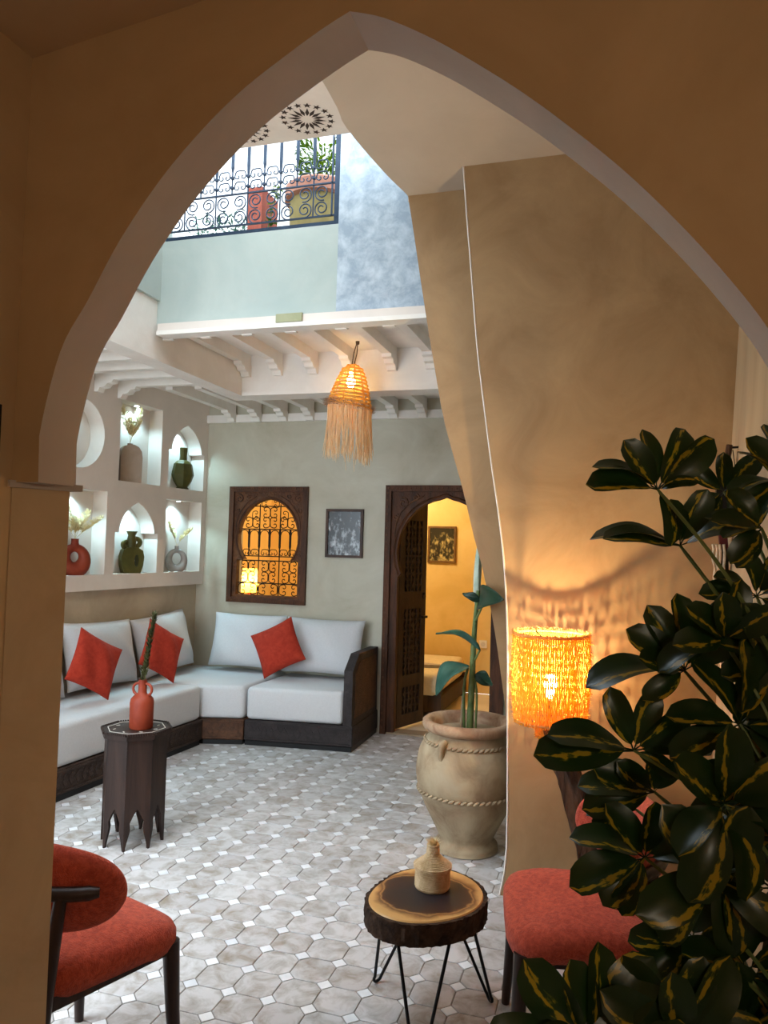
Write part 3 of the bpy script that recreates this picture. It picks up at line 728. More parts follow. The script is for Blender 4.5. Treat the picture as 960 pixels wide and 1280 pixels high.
# arm of the short bench (cushion stops at it)
ax = rb.location
arm = MB().prism([(5.475, .19), (5.475, .60), (5.62, .715), (6.10, .715), (6.10, .19)], [], lambda u, v, w: (w-ax.x, u-ax.y, v), -1.955, -1.885)
arm.build('arm', MT['blackwood'], rb)
MB().prism([(5.53, .24), (5.53, .575), (5.64, .66), (6.04, .66), (6.04, .24)], [], lambda u, v, w: (w-ax.x, u-ax.y, v), -1.884, -1.878).build('arm_panel', MT['brownwood'], under(rb, 'arm'))
o = [c for c in rb.children if c.name.startswith('seat_cushion')][0]
for v in o.data.vertices:
    if v.co.x > 0: v.co.x = v.co.x*.80
# ---- cushions
def pillow(w, h, t, n=18, pinch=.06, soft=2.4):
    mb = MB(); P = []; F = []
    for side in (1, -1):
        for i in range(n+1):
            for j in range(n+1):
                u = -1+2*i/n; v = -1+2*j/n
                x = u*(1-pinch*(1-v*v)*abs(u)); y = v*(1-pinch*(1-u*u)*abs(v))
                th = (max(0, (1-abs(u)**soft)*(1-abs(v)**soft)))**.55
                wr = .012*math.sin(5*u+3*v)*th
                P.append((x*w/2, y*h/2, side*(t/2*th+.004)+wr))
    k = (n+1)**2
    for s in range(2):
        for i in range(n):
            for j in range(n):
                a = s*k+i*(n+1)+j; q = (a, a+1, a+n+2, a+n+1); F.append(q if s else q[::-1])
    for i in range(n):
        for (a, c) in ((i*(n+1), (i+1)*(n+1)), ((i+1)*(n+1)+n, i*(n+1)+n), (i+1, i), (n*(n+1)+i, n*(n+1)+i+1)): F.append((a, c, c+k, a+k))
    mb.add(P, F); return mb
def cushion(label, centre, xa, normal, w, h, t, m, roll=0, tilt=0, group='back cushions', cat='cushion', pinch=.05, soft=3.2, name='back_cushion'):
    x = Vector(xa).normalized(); z = Vector(normal).normalized()
    y = z.cross(x).normalized(); x = y.cross(z)
    mm = frame_m(centre, x, y, z) @ Matrix.Rotation(tilt, 4, 'X') @ Matrix.Rotation(roll, 4, 'Z')
    o = pillow(w, h, t, pinch=pinch, soft=soft).build(name, MT[m], smooth=70); o.matrix_world = mm
    tag(o, label, cat, group); return o
def LS(s, z, off): p = SBASE+SD*s+SN*off; return Vector((p.x, p.y, z))
TL = math.radians(-14)
ZC = .71
for lab, s, w in (('white linen back cushion half hidden behind the arch pier', .26, .66), ('white linen back cushion behind the red cushion nearest the archway', 1.00, .68), ('white linen back cushion on the long bench next to the corner', 1.74, .66)):
    cushion(lab, LS(s, ZC, -.56), SD, SN, w+.04, .48, .18, 'linen', tilt=TL, roll=(math.radians(4) if s > 1.5 else math.radians(-2)), group='white back cushions')
cushion('white linen back cushion in the corner under the grilled window', (-3.03, 5.98, ZC), (1, 0, 0), (0, -1, 0), .68, .46, .17, 'linen', tilt=TL, group='white back cushions')
cushion('white linen back cushion beside the black bench arm', (-2.33, 5.98, ZC-.005), (1, 0, 0), (0, -1, 0), .70, .46, .17, 'linen', tilt=TL, group='white back cushions')
nr = (SN*.98+Vector((0, -.12, 0))).normalized(); xr = Vector((-nr.y, nr.x, 0))
cushion('red square cushion on the long bench nearest the archway', LS(.66, .70, -.31), xr, nr, .375, .375, .13, 'redcush', roll=math.radians(-30), tilt=math.radians(-15), group='red scatter cushions', pinch=.07, soft=2.2, name='scatter_cushion')
cushion('red square cushion on the long bench behind the sprig vase', LS(1.39, .70, -.31), xr, nr, .375, .375, .13, 'redcush', roll=math.radians(-30), tilt=math.radians(-15), group='red scatter cushions', pinch=.07, soft=2.2, name='scatter_cushion')
cushion('red cushion standing on its corner on the short bench', (-2.64, 5.76, .70), (1, 0, 0), (0, -1, 0), .385, .385, .15, 'redcush', roll=math.radians(28), tilt=math.radians(-16), group='red scatter cushions', pinch=.07, soft=2.2, name='scatter_cushion')

# ---- upholstered chairs
def chair(label, loc, fwd):
    f = Vector((fwd[0], fwd[1], 0)).normalized(); rz = math.atan2(-f.x, f.y)
    t = thing('dining_chair', label, 'chair', (loc[0], loc[1], 0), rz, 'rust red upholstered chairs')
    # local: +y forward, +x right
    n = 22; P = []; F = []
    def outline(a):
        c, s = math.cos(a), math.sin(a); e = .42
        x = math.copysign(abs(c)**e, c); y = math.copysign(abs(s)**e, s)
        return x*(.235+.025*y), y*.235
    rings = [(.80, .375), (.95, .385), (1.0, .41), (1.0, .435), (.965, .462), (.85, .478), (.55, .486), (.0, .488)]
    seg = 48
    for sc_, z in rings:
        for k in range(seg):
            x, y = outline(2*PI*k/seg); dome = -.02*(y/.235)**2 if z > .44 else -.008*(y > .1)
            P.append((x*sc_, y*sc_, z+dome*(sc_ > .5)))
    for i in range(len(rings)-1):
        for k in range(seg): F.append((i*seg+k, i*seg+(k+1) % seg, (i+1)*seg+(k+1) % seg, (i+1)*seg+k))
    F.append(tuple(range(seg))[::-1])
    mb = MB(); mb.add(P, F); mb.build('seat', MT['rust'], t, smooth=60)
    # backrest: pad bent round the sitter, rounded ends
    mb = MB(); P = []; F = []; NA, NB = 44, 18
    for i in range(NA+1):
        u = -math.cos(PI*i/NA); a = u*math.radians(72)
        hh = .120*(max(0, 1-abs(u)**3.4))**.5+.003
        for j in range(NB):
            q = 2*PI*j/NB; th = .030*(max(0, 1-abs(u)**6))**.5+.002
            rr = .287+th*math.cos(q); z = .655+hh*math.copysign(abs(math.sin(q))**.75, math.sin(q)) -.015*abs(u)**2
            P.append((rr*math.sin(a), .07-rr*math.cos(a)*.9-.15*(z-.6), z))
    for i in range(NA):
        for j in range(NB): F.append((i*NB+j, i*NB+(j+1) % NB, (i+1)*NB+(j+1) % NB, (i+1)*NB+j))
    F.append(tuple(range(NB))[::-1]); F.append(tuple(NA*NB+j for j in range(NB)))
    mb.add(P, F); mb.build('backrest', MT['rust'], t, smooth=60)
    pts = []
    for i in range(25):
        u = -1+2*i/24; a = u*math.radians(57); rr = .330
        pts.append((rr*math.sin(a), .07-rr*math.cos(a)*.9-.01, .655))
    MB().tube(pts, [.012]+[.018]*23+[.012], 10).build('back_rail', MT['chairwood'], t, smooth=60)
    for sx in (-1, 1):
        MB().tube([(sx*.235, .215, 0), (sx*.222, .200, .2), (sx*.215, .19, .40)], [.014, .020, .025], 10).build('leg', MT['chairwood'], t, smooth=50)
        a = sx*math.radians(40)
        MB().tube([(sx*.225, -.25, 0), (sx*.215, -.215, .25), (sx*.213, -.20, .42), (.330*math.sin(a), .06-.330*math.cos(a)*.9, .65)], [.013, .019, .021, .016], 10).build('leg', MT['chairwood'], t, smooth=50)
        MB().obox((sx*.21, .19, .383), (sx*.19, -.23, .383), .022, .036).build('side_rail', MT['chairwood'], t)
    MB().obox((-.21, .19, .383), (.21, .19, .383), .022, .036).build('front_rail', MT['chairwood'], t)
    MB().obox((-.19, -.23, .383), (.19, -.23, .383), .022, .036).build('rear_rail', MT['chairwood'], t)
    return t
f1 = Vector((.3, .954, 0)); r1 = Vector((.954, -.3, 0))
c1 = Vector((-1.185, 1.995, 0))-f1*.215-r1*.235
chair('rust red upholstered chair half hidden by the arch pier', c1, f1)
f2 = Vector((-.985, -.17, 0)); 
chair('rust red upholstered chair behind the leafy plant near the floor lamp', (-.09, 2.50, 0), f2)

# ---- octagonal carved side table
OT = Vector((-2.375, 3.466, 0)); otz = .575
t = thing('side_table', 'dark octagonal carved side table standing before the long bench', 'side table', OT, math.radians(-3))
ap = .149; sd_ = .123
def arch_panel():
    hw = sd_/2; L = [(-hw, 0), (-hw, otz-.03), (hw, otz-.03), (hw, 0), (hw-.007, 0)]
    cut = [(.046, .04), (.034, .085), (.031, .105), (.034, .135), (.018, .17), (0, .20)]
    L += cut+[(-x, z) for x, z in cut[:-1]][::-1]+[(-hw+.007, 0)]
    return L
pp = MB().prism(arch_panel(), [], lambda u, v, w: (u, w, v), -ap, -ap+.016)
first = None
for k in range(8):
    if first is None: first = pp.build('leg_panel', MT['table'], t)
    else: share(first, t, rot=(0, 0, k*PI/4))
octp = lambda r: [(r*math.cos(PI/8+k*PI/4), r*math.sin(PI/8+k*PI/4)) for k in range(8)]
MB().prism(octp(.178), [], XY, otz-.03, otz).build('top', MT['table'], t)
dn = MB().box(-.004, .004, -.005, .005, -.006, .006); first = None
for k in range(8):
    a = k*PI/4-PI/2
    for i in range(11):
        q = -.06+i*.012; p = (.167*math.cos(a)-q*math.sin(a), .167*math.sin(a)+q*math.cos(a), otz-.002)
        if first is None: first = dn.build('rim_tooth', MT['table'], under(t, 'top'), loc=p); first.rotation_euler = (0, 0, a+PI/2)
        else: share(first, under(t, 'top'), p, (0, 0, a+PI/2))
first = None
for k in range(8):
    a0, a1 = PI/8+k*PI/4, PI/8+(k+1)*PI/4
    mb = MB().obox((.148*math.cos(a0), .148*math.sin(a0), otz+.0006), (.148*math.cos(a1), .148*math.sin(a1), otz+.0006), .0035, .0016); mb.build('inlay_line', MT['inlay'], under(t, 'top'))
for k in range(8):
    a = k*PI/4; mb = MB().obox((.105*math.cos(a), .105*math.sin(a), otz+.0006), (.118*math.cos(a+.12), .118*math.sin(a+.12), otz+.0006), .006, .0016); mb.build('inlay_chip', MT['inlay'], under(t, 'top'))
# ---- terracotta bottle vase with two ring handles and a dry sprig
vt = thing('bottle_vase', 'orange terracotta bottle vase with two ring handles on the octagonal table', 'vase', (-2.345, 3.46, otz+.0015))
MB().lathe([(.0, 0), (.056, 0), (.060, .006), (.0605, .13), (.057, .15), (.044, .165), (.024, .176), (.022, .185), (.0215, .245), (.0225, .248), (.018, .248), (.016, .19), (0, .18)], 36).build('body', MT['terracotta'], vt, smooth=50)
for s in (-1, 1):
    MB().tube([(s*(.024+.032*math.sin(a)), 0, .198+.030*math.cos(a)) for a in [PI*i/10 for i in range(-1, 13)]], .007, 8).build('handle', MT['terracotta'], under(vt, 'body'), smooth=60)
sg = thing('dry_sprig', 'dark green dried sprig standing in the terracotta bottle vase', 'plant', (-2.345, 3.46, otz+.185))
for (dx, dy, hh, nn_) in ((.05, .01, .40, 330), (-.012, .0, .13, 16), (.03, -.01, .12, 12)):
    pts = [Vector((dx*(k/8)**1.3, dy*k/8, .0+hh*k/8)) for k in range(9)]
    MB().tube(pts, .0028, 5).build('stem', MT['sprig'], sg)
    mb = MB()
    for i in range(nn_):
        k = random.uniform(.18, 1); p = Vector((dx*k**1.3, dy*k, hh*k)); a = random.uniform(0, 2*PI)
        d = Vector((math.cos(a)*.8, math.sin(a)*.8, random.uniform(.6, 1.4))).normalized(); l = random.uniform(.022, .04); sdv = d.cross(Vector((0, 0, 1))).normalized()*.005
        mb.add([p, p+d*l*.5+sdv, p+d*l, p+d*l*.5-sdv], [(0, 1, 2, 3)])
    o = mb.build('leaves', MT['sprig'], sg, fixn=False); o['kind'] = 'stuff'

# ================================================================== NICHES: spots, vases, pampas
def niche_spot(label, s, z, pw=17):
    p = LU(s, z, -.065); t = thing('niche_spotlight', label, 'spotlight', p, group='niche spotlights')
    MB().lathe([(.028, -.006), (.028, -.0008), (.018, -.0007)], 16).build('ring', MT['inlay'], t)
    MB().lathe([(.0, -.008), (.017, -.0075), (.017, -.0065)], 16).build('led', MT['led'], t)
    l = bpy.data.lights.new('niche_light', 'SPOT'); l.energy = pw; l.color = (.50, .86, 1); l.spot_size = math.radians(130); l.spot_blend = .6; l.shadow_soft_size = .02
    o = bpy.data.objects.new('niche_light', l); COL.objects.link(o); o.parent = t; o.location = (0, 0, -.014)
niche_spot('small round spotlight in the roof of the tall upper niche', -.92, 2.633)
niche_spot('small round spotlight in the lower left niche beside the arch pier', -1.56, 1.907)
niche_spot('small round spotlight in the niche of the grey ring vase', -.32, 1.902)
niche_spot('small spotlight at the peak of the upper arched niche', -.312, 2.556)
niche_spot('small spotlight at the peak of the lower arched niche', -.932, 1.842)
niche_spot('small spotlight in the top of the round niche', -1.60, 2.565, 4)
NF = lambda s, z, o=-.066: frame_m(LU(s, z, o), LD, -LN, (0, 0, 1)) @ Matrix.Rotation(math.radians(-30), 4, 'Z')
def niche_s(x, y, o=-.066):            # place along the niche wall of a sighted point
    p0 = LP+LN*o; d = ray(x, y); p = EYE+d*((p0-EYE).dot(LN)/d.dot(LN)); return (p-LP).dot(LD)
S_UM, S_UR, S_LL, S_LM, S_LR = niche_s(161, 600), niche_s(228, 608), niche_s(92, 716), niche_s(163, 714), niche_s(220, 713)
def ell(mb, rings, seg=28, c=(0, 0)):       # rings (rx, ry, z, dx)
    P = []; F = []
    for rx_, ry_, z, dx in rings:
        for k in range(seg): t = 2*PI*k/seg; P.append((c[0]+dx+rx_*math.cos(t), c[1]+ry_*math.sin(t), z))
    for i in range(len(rings)-1):
        for k in range(seg): F.append((i*seg+k, i*seg+(k+1) % seg, (i+1)*seg+(k+1) % seg, (i+1)*seg+k))
    F.append(tuple(range(seg))[::-1]); F.append(tuple((len(rings)-1)*seg+k for k in range(seg))); mb.add(P, F); return mb
def pampas(label, mw, plumes):
    plumes = [(a, b_*.6, c_, d_, e_) for a, b_, c_, d_, e_ in plumes]
    t = thing('pampas_bouquet', label, 'dried grass', mw=mw, group='pampas bouquets in the niches')
    for (dx, dy, l, wd, curve) in plumes:
        mb = MB(); stem = []
        for k in range(9):
            q = k/8; stem.append(Vector((dx*q+curve*q*q, dy*q, l*q)))
        mb.tube(stem, .0016, 4)
        for i in range(260):
            q = random.uniform(.28, 1); p = Vector((dx*q+curve*q*q, dy*q, l*q)); a = random.uniform(0, 2*PI)
            ww = wd*math.sin(PI*min(1, (q-.24)/.80))**.7+.004
            d = Vector((math.cos(a)*ww, math.sin(a)*ww, random.uniform(.01, .04))); sdv = Vector((-math.sin(a), math.cos(a), 0))*.0022
            mb.add([p-sdv, p+sdv, p+d*.7+sdv*.7+Vector((0, 0, .004)), p+d], [(0, 1, 2, 3)])
        mb.build('plume', MT['pampas'], t, fixn=False)
# upper square niche: beige arch-topped vase
v = thing('flat_vase', 'tall beige round-shouldered vase in the upper square niche', 'vase', mw=NF(S_UM, 2.0035))
pr = [(-.085, 0), (-.088, .20), (-.08, .25), (-.055, .285), (-.02, .30), (.02, .30), (.055, .285), (.08, .25), (.088, .20), (.085, 0)]
MB().prism(pr, [], XZ, -.045, .045).build('body', MT['beige_ceramic'], v, smooth=50)
ell(MB(), [(.022, .018, .295, 0), (.022, .018, .312, 0)]).build('neck', MT['beige_ceramic'], v, smooth=50)
pampas('two full pampas plumes in the beige vase of the upper niche', NF(S_UM, 2.3165), [(-.05, .0, .27, .038, -.02), (.05, .01, .28, .04, .03), (.0, -.01, .2, .03, .0), (.03, 0, .18, .03, .05)])
# upper arched niche: faceted olive bottle
v = thing('faceted_vase', 'faceted olive bottle vase in the upper arched niche', 'vase', mw=NF(S_UR, 2.0035))
MB().lathe([(.05, 0), (.062, .01), (.05, .022), (.085, .075), (.105, .13), (.102, .15), (.085, .225), (.06, .25), (.036, .26), (.034, .30), (.037, .37), (.030, .37), (.028, .30)], 7).flat(.66).build('body', MT['olive'], v)
# lower left niche: orange ring vase + pampas
def ring_vase(name, label, mw, R, r, m, h_neck, nr):
    t = thing(name, label, 'vase', mw=mw)
    mb = MB(); pts = [(R*math.cos(a)*(.95), 0, R+r*.9+R*math.sin(a)*1.08) for a in [2*PI*i/28 for i in range(28)]]
    rr = [r*(1.0+.35*(-math.sin(2*PI*i/28))) for i in range(28)]
    mb.tube(pts, rr, 14, closed=True); mb.build('ring_body', MT[m], t, smooth=70)
    zt = R*2.08+r*1.5
    MB().lathe([(nr*1.3, zt-.02), (nr, zt+.01), (nr, zt+h_neck), (nr*1.15, zt+h_neck+.004), (nr*.6, zt+h_neck+.004)], 18).build('neck', MT[m], t, smooth=50)
    MB().lathe([(R*.5, 0), (R*.5, .012), (R*.3, .03)], 20).build('foot', MT[m], t, smooth=40)
    return zt+h_neck
z = ring_vase('ring_vase', 'orange terracotta ring vase in the lower left niche', NF(S_LL, 1.2840), .075, .045, 'terracotta', .035, .026)
pampas('wide pampas bunch in the orange ring vase beside the arch pier', NF(S_LL, 1.285+z), [(-.10, 0, .17, .04, -.02), (-.03, .01, .24, .045, -.02), (.06, 0, .2, .04, .03), (.14, -.01, .16, .035, .05), (.0, -.02, .15, .04, 0)])
# lower arched niche: sculptural olive vase
v = thing('sculptural_vase', 'olive sculptural vase with pierced loops in the lower arched niche', 'vase', mw=NF(S_LM, 1.2835))
mb = MB()
mb.prism([(-.065, 0), (-.085, .06), (-.092, .13), (-.075, .185), (-.04, .205), (.04, .205), (.08, .18), (.092, .13), (.085, .06), (.065, 0)],
         [[(.03+.018*math.cos(a), .10+.05*math.sin(a)) for a in [2*PI*i/16 for i in range(16)]]], XZ, -.045, .045)
mb.build('body', MT['olive'], v, smooth=40)
for cx, cz, R_, rr in ((.038, .245, .030, .020), (-.045, .225, .022, .02)):
    MB().tube([(cx+R_*math.cos(a), 0, cz+R_*math.sin(a)) for a in [2*PI*i/20 for i in range(20)]], rr, 10, closed=True).build('loop', MT['olive'], v, smooth=70)
MB().lathe([(.035, .20), (.036, .27), (.028, .30), (.044, .335), (.032, .335), (.02, .30)], 20).build('neck', MT['olive'], v, smooth=50)
# lower right niche: grey ring vase
z = ring_vase('ring_vase', 'grey ring vase with oval hole in the lower right niche', NF(S_LR, 1.2835), .074, .030, 'grey_ceramic', .02, .018)
pampas('two slim pampas plumes in the grey ring vase', NF(S_LR, 1.285+z), [(-.06, 0, .20, .028, -.02), (.07, 0, .15, .026, .07)])

# ================================================================== PENDANT LAMP
pt = pz(447, 427, 2.929); pdt = (pt-EYE).dot(FW)
ptop, prim = pd(441, 458, pdt), pd(441.5, 508, pdt)
pl = thing('pendant_lamp', 'coiled rope pendant lamp with long raffia fringe glowing orange', 'pendant lamp', (ptop.x, ptop.y, 0))
O_ = Vector((ptop.x, ptop.y, 0)); tiltv = Vector((.06, 0, 0))
for dx in (-.006, .006):
    MB().tube([pt-O_+Vector((dx*.3, 0, 0)), (pt-O_)*.5+Vector((0, 0, ptop.z))*.5+Vector((dx*2, 0, .0)), Vector((dx*1.2, 0, ptop.z))], .0035, 6).build('cord', MT['cord'], pl)
MB().lathe([(.012, 2.910), (.014, 2.930)], 10, c=(pt.x-O_.x, pt.y-O_.y, 0)).build('ceiling_hook', MT['cord'], pl)
Hs = ptop.z-prim.z; n = 12; Rr = .148
for i in range(n):
    q = i/(n-1); r = Rr*(.30+.70*q**.62) if q > 0 else Rr*.26
    z = ptop.z-Hs*q; off = -.035*q if q > .3 else -.012*q
    pts = []
    for k in range(40):
        a = 2*PI*k/40; rr = r*(1+.012*math.sin(7*a+i)); x = rr*math.cos(a)
        pts.append((x+off*.4, rr*math.sin(a), z-.024*(x/Rr)*q+.002*math.sin(5*a+2*i)))
    MB().tube(pts, .0072, 6, closed=True).build('rope_coil', MT['cane'], pl, smooth=60)
for k in range(12):
    a = 2*PI*k/12; pts = []
    for i in range(n):
        q = i/(n-1); r = (Rr*(.30+.70*q**.62) if q > 0 else Rr*.26)*.985; x = r*math.cos(a); off = -.035*q if q > .3 else -.012*q
        pts.append((x+off*.4, r*math.sin(a), ptop.z-Hs*q-.024*(x/Rr)*q))
    MB().tube(pts, .0045, 5).build('rib_cord', MT['cane'], pl, smooth=60)
band = MB()
for i in range(1500):
    a = random.uniform(0, 2*PI); r = Rr*random.uniform(.99, 1.10); x = r*math.cos(a); p = Vector((x-.014, r*math.sin(a), prim.z-.024*(x/Rr)+random.uniform(-.020, .022)))
    d = Vector((math.cos(a), math.sin(a), random.uniform(-.5, .5)))*random.uniform(.008, .03)+Vector((random.uniform(-1, 1), random.uniform(-1, 1), 0))*.012
    sdv = Vector((-math.sin(a), math.cos(a), .4))*.002; band.add([p-sdv, p+sdv, p+d], [(0, 1, 2)])
o = band.build('fuzzy_band', MT['cane_band'], pl, fixn=False); o['kind'] = 'stuff'
fr = MB()
for i in range(150):
    a = 2*PI*i/150+random.uniform(-.02, .02); r = Rr*random.uniform(.90, 1.0); x = r*math.cos(a); l = random.uniform(.30, .38)
    if i in (41, 52): l = .43
    z0 = prim.z-.024*(x/Rr)-.005; sw = Vector((random.uniform(-.03, .03)+.06*math.cos(a)*0, random.uniform(-.03, .03), 0))
    pts = [Vector((x-.014, r*math.sin(a), z0))+sw*(k/5)**2+Vector((random.uniform(-.002, .002), 0, -l*k/5)) for k in range(6)]
    fr.tube(pts, [.0034, .0034, .003, .003, .0024, .0016], 4)
o = fr.build('fringe', MT['fringe'], pl, fixn=False); o['kind'] = 'stuff'
MB().lathe([(0, -.045), (.02, -.038), (.03, -.015), (.028, .01), (.014, .035), (.013, .06), (0, .06)], 16, c=(-.01, 0, ptop.z-.10)).build('bulb', MT['bulb'], pl, smooth=60)
lamp_point('pendant_light', (-.01, 0, ptop.z-.11), WARM, 46, .012, pl)

# ================================================================== FLOOR LAMP
LYY = 3.2
st, sbt = py(689, 790, LYY), py(689, 903, LYY)
fl_ = thing('floor_lamp', 'branch floor lamp with glowing raffia shade against the brown wall', 'floor lamp', (st.x+.17, LYY, 0))
ox = st.x+.17
path = [(.0, 0, 0), (.01, .0, .12), (.005, .0, .30), (-.035, 0, .50), (-.09, 0, .66), (-.15, 0, .78), (-.172, 0, .84)]
pts = catmull(path, 5)
mb = MB(); seg = 16; P = []; F = []
for i, p in enumerate(pts):
    r = .056-.014*i/len(pts)
    for k in range(seg):
        a = 2*PI*k/seg; rr = r*(1+.22*math.sin(3*a+i*.25)+.10*math.sin(7*a-i*.6)+random.uniform(-.05, .05))
        P.append((p[0]+rr*math.cos(a), p[1]+rr*math.sin(a), p[2]+ .3*rr*math.cos(a)*(1 if p[2] > .4 else 0)))
for i in range(len(pts)-1):
    for k in range(seg): F.append((i*seg+k, i*seg+(k+1) % seg, (i+1)*seg+(k+1) % seg, (i+1)*seg+k))
F.append(tuple(range(seg))[::-1]); F.append(tuple((len(pts)-1)*seg+k for k in range(seg)))
mb.add(P, F); mb.build('branch', MT['trunk'], fl_, smooth=40)
MB().lathe([(.13, 0), (.13, .018), (.05, .03), (.05, .035)], 28).build('base', MT['trunk'], fl_, smooth=30)
sx = -.17; zt, zb = st.z, sbt.z; SR = .150
for z, r in ((zt-.01, SR), (zb+.01, SR*.93)):
    MB().tube([(sx+r*math.cos(2*PI*k/40), r*math.sin(2*PI*k/40), z) for k in range(40)], .006, 6, closed=True).build('hoop', MT['shade_rim'], fl_, smooth=60)
for k in range(3):
    a = 2*PI*k/3; MB().tube([(sx, 0, zt-.06), (sx+SR*math.cos(a), SR*math.sin(a), zt-.012)], .003, 5).build('spoke', MT['iron'], under(fl_, 'hoop'))
sh = MB()
for i in range(110):
    a = 2*PI*i/110; ca, sa = math.cos(a), math.sin(a); pts = []; rad = []
    for k in range(25):
        q = k/24; rr = SR*(1+.06*math.sin(PI*q)-.06*q)+random.uniform(-.003, .003); aa = a+random.uniform(-.012, .012)
        pts.append((sx+rr*math.cos(aa), rr*math.sin(aa), zt-.006-(zt-zb-.005)*q)); rad.append(.0028+.0014*(k % 2))
    sh.tube(pts, rad, 4)
for i in range(5200):
    a = random.uniform(0, 2*PI); q = random.random(); rr = SR*(1+.06*math.sin(PI*q)-.06*q); p = Vector((sx+rr*math.cos(a), rr*math.sin(a), zt-(zt-zb)*q))
    d = Vector((math.cos(a)*random.uniform(.3, 1), math.sin(a)*random.uniform(.3, 1), 0))+Vector((random.uniform(-1, 1), random.uniform(-1, 1), random.uniform(-1, 1)))*.8
    d *= random.uniform(.008, .018); sdv = Vector((random.uniform(-1, 1), random.uniform(-1, 1), random.uniform(-1, 1)))*.0016
    sh.add([p-sdv, p+sdv, p+d], [(0, 1, 2)])
o = sh.build('raffia_strands', MT['shade'], fl_, fixn=False); o['kind'] = 'stuff'
rm = MB()
for i in range(900):
    a = random.uniform(0, 2*PI); p = Vector((sx+SR*math.cos(a), SR*math.sin(a), zt-.005)); d = Vector((random.uniform(-1, 1), random.uniform(-1, 1), random.uniform(-.3, 1)))*.016; sdv = Vector((random.uniform(-1, 1), random.uniform(-1, 1), random.uniform(-1, 1)))*.002
    rm.add([p-sdv, p+sdv, p+d], [(0, 1, 2)])
o = rm.build('rim_fuzz', MT['shade_rim'], fl_, fixn=False); o['kind'] = 'stuff'
cf_ = MB()
for i in range(900):
    a = random.uniform(0, 2*PI); z = random.uniform(.79, .86); p = Vector((sx-.012+.04*math.cos(a), .04*math.sin(a), z)); d = Vector((math.cos(a), math.sin(a), random.uniform(-.8, .8)))*random.uniform(.004, .016); sdv = Vector((0, 0, 1))*.002+Vector((-math.sin(a), math.cos(a), 0))*.001
    cf_.add([p-sdv, p+sdv, p+d], [(0, 1, 2)])
cf_.lathe([(.036, .785), (.042, .82), (.036, .862)], 16, c=(sx-.012, 0, 0))
cf_.build('raffia_collar', MT['shade'], fl_, fixn=False)
MB().tube([(sx, 0, .85), (sx, 0, zb+.09)], .012, 10).build('lamp_holder', MT['iron'], fl_)
BZ = zb+.155
MB().lathe([(0, -.06), (.014, -.055), (.016, -.03), (.030, 0), (.028, .02), (.015, .036), (0, .04)], 16, c=(sx, 0, BZ)).build('bulb', MT['bulb'], fl_, smooth=60)
lamp_point('floor_lamp_light', (sx, 0, BZ+.05), WARM, 42, .010, fl_)

# ================================================================== BIG JAR AND ITS PLANT
JX, JY = -.725, 3.985
jr = thing('clay_jar', 'large aged cream clay jar with rope bands standing by the brown wall', 'jar', (JX, JY, 0))
prof = [(.0, 0), (.150, 0), (.160, .015), (.158, .035), (.138, .055), (.15, .09), (.20, .19), (.245, .29), (.262, .37), (.262, .43), (.25, .50), (.222, .555), (.196, .585), (.19, .60)]
wob = lambda t, z: 1+.012*math.sin(2*t+1)+.006*math.sin(5*t+z*9)
MB().lathe(catmull(prof, 3), 48, fn=wob).build('body', MT['jar'], jr, smooth=50)
MB().lathe([(.19, .595), (.205, .602), (.232, .615), (.240, .632), (.236, .652), (.224, .662), (.205, .660), (.192, .645), (.185, .60), (.182, .55), (0, .55)], 48, fn=wob).build('rim', MT['jar_rim'], jr, smooth=50)
def rope_band(R_, z, amp=.005, n=52):
    mb = MB()
    for i in range(n):
        a = 2*PI*i/n; c = Vector((R_*math.cos(a), R_*math.sin(a), z)); tg = Vector((-math.sin(a), math.cos(a), .55)).normalized()
        mb.tube([c-tg*.017, c-tg*.008, c+tg*.008, c+tg*.017], [.003, .008, .008, .003], 6)
    mb.build('rope_band', MT['jar'], under(jr, 'body'), smooth=60)
rope_band(.226, .553); rope_band(.257, .305)
for a in (math.radians(-112), math.radians(68)):
    c, s_ = math.cos(a), math.sin(a)
    MB().tube([(r*c, r*s_, z) for r, z in ((.215, .575), (.238, .57), (.25, .55), (.25, .525), (.243, .50), (.236, .48))], [.016, .018, .017, .016, .014, .008], 8).build('lug_handle', MT['jar'], under(jr, 'body'), smooth=60)
MB().lathe([(.0, .556), (.10, .562), (.18, .556)], 24).build('soil', MT['soil'], jr)
bp_ = thing('strelitzia_plant', 'broad-leaved green plant growing from the big clay jar', 'plant', (JX, JY, .56))
def at_j(x, y, Y): return py(x, y, Y)-Vector((JX, JY, .56))
def broad_leaf(base, tip, w, side, droop, m, name='leaf', cup=.25, n=14):
    base, tip = Vector(base), Vector(tip); ax_ = tip-base; L_ = ax_.length; d = ax_.normalized(); s = Vector(side); s = (s-d*s.dot(d)).normalized(); nrm = d.cross(s)
    if nrm.z < 0: nrm = -nrm
    P = []; F = []; mcols = 6
    for i in range(n+1):
        q = i/n; ww = w*(math.sin(PI*q**.75)**.8)*(1 if q < 1 else 0)+.001
        c = base+d*L_*q+nrm*(droop*math.sin(PI*q))-Vector((0, 0, 1))*droop*.8*q*q
        for j in range(mcols+1):
            u = -1+2*j/mcols; P.append(c+s*u*ww+nrm*(cup*ww*abs(u)**1.3)+nrm*.004*math.sin(9*q+4*u))
    for i in range(n):
        for j in range(mcols): a = i*(mcols+1)+j; F.append((a, a+1, a+mcols+2, a+mcols+1))
    mb = MB(); mb.add(P, F); o = mb.build(name, MT[m], bp_, smooth=70, fixn=False)
    md = o.modifiers.new('thickness', 'SOLIDIFY'); md.thickness = .002
    return o
def tubej(pts, r, m, name='stem', seg=8): return MB().tube(pts, r, seg).build(name, MT[m], bp_, smooth=60)
rt = [at_j(587, 905, JY), at_j(590, 850, JY), at_j(593, 790, JY), at_j(598, 738, JY)]; rt[0].z = -.004
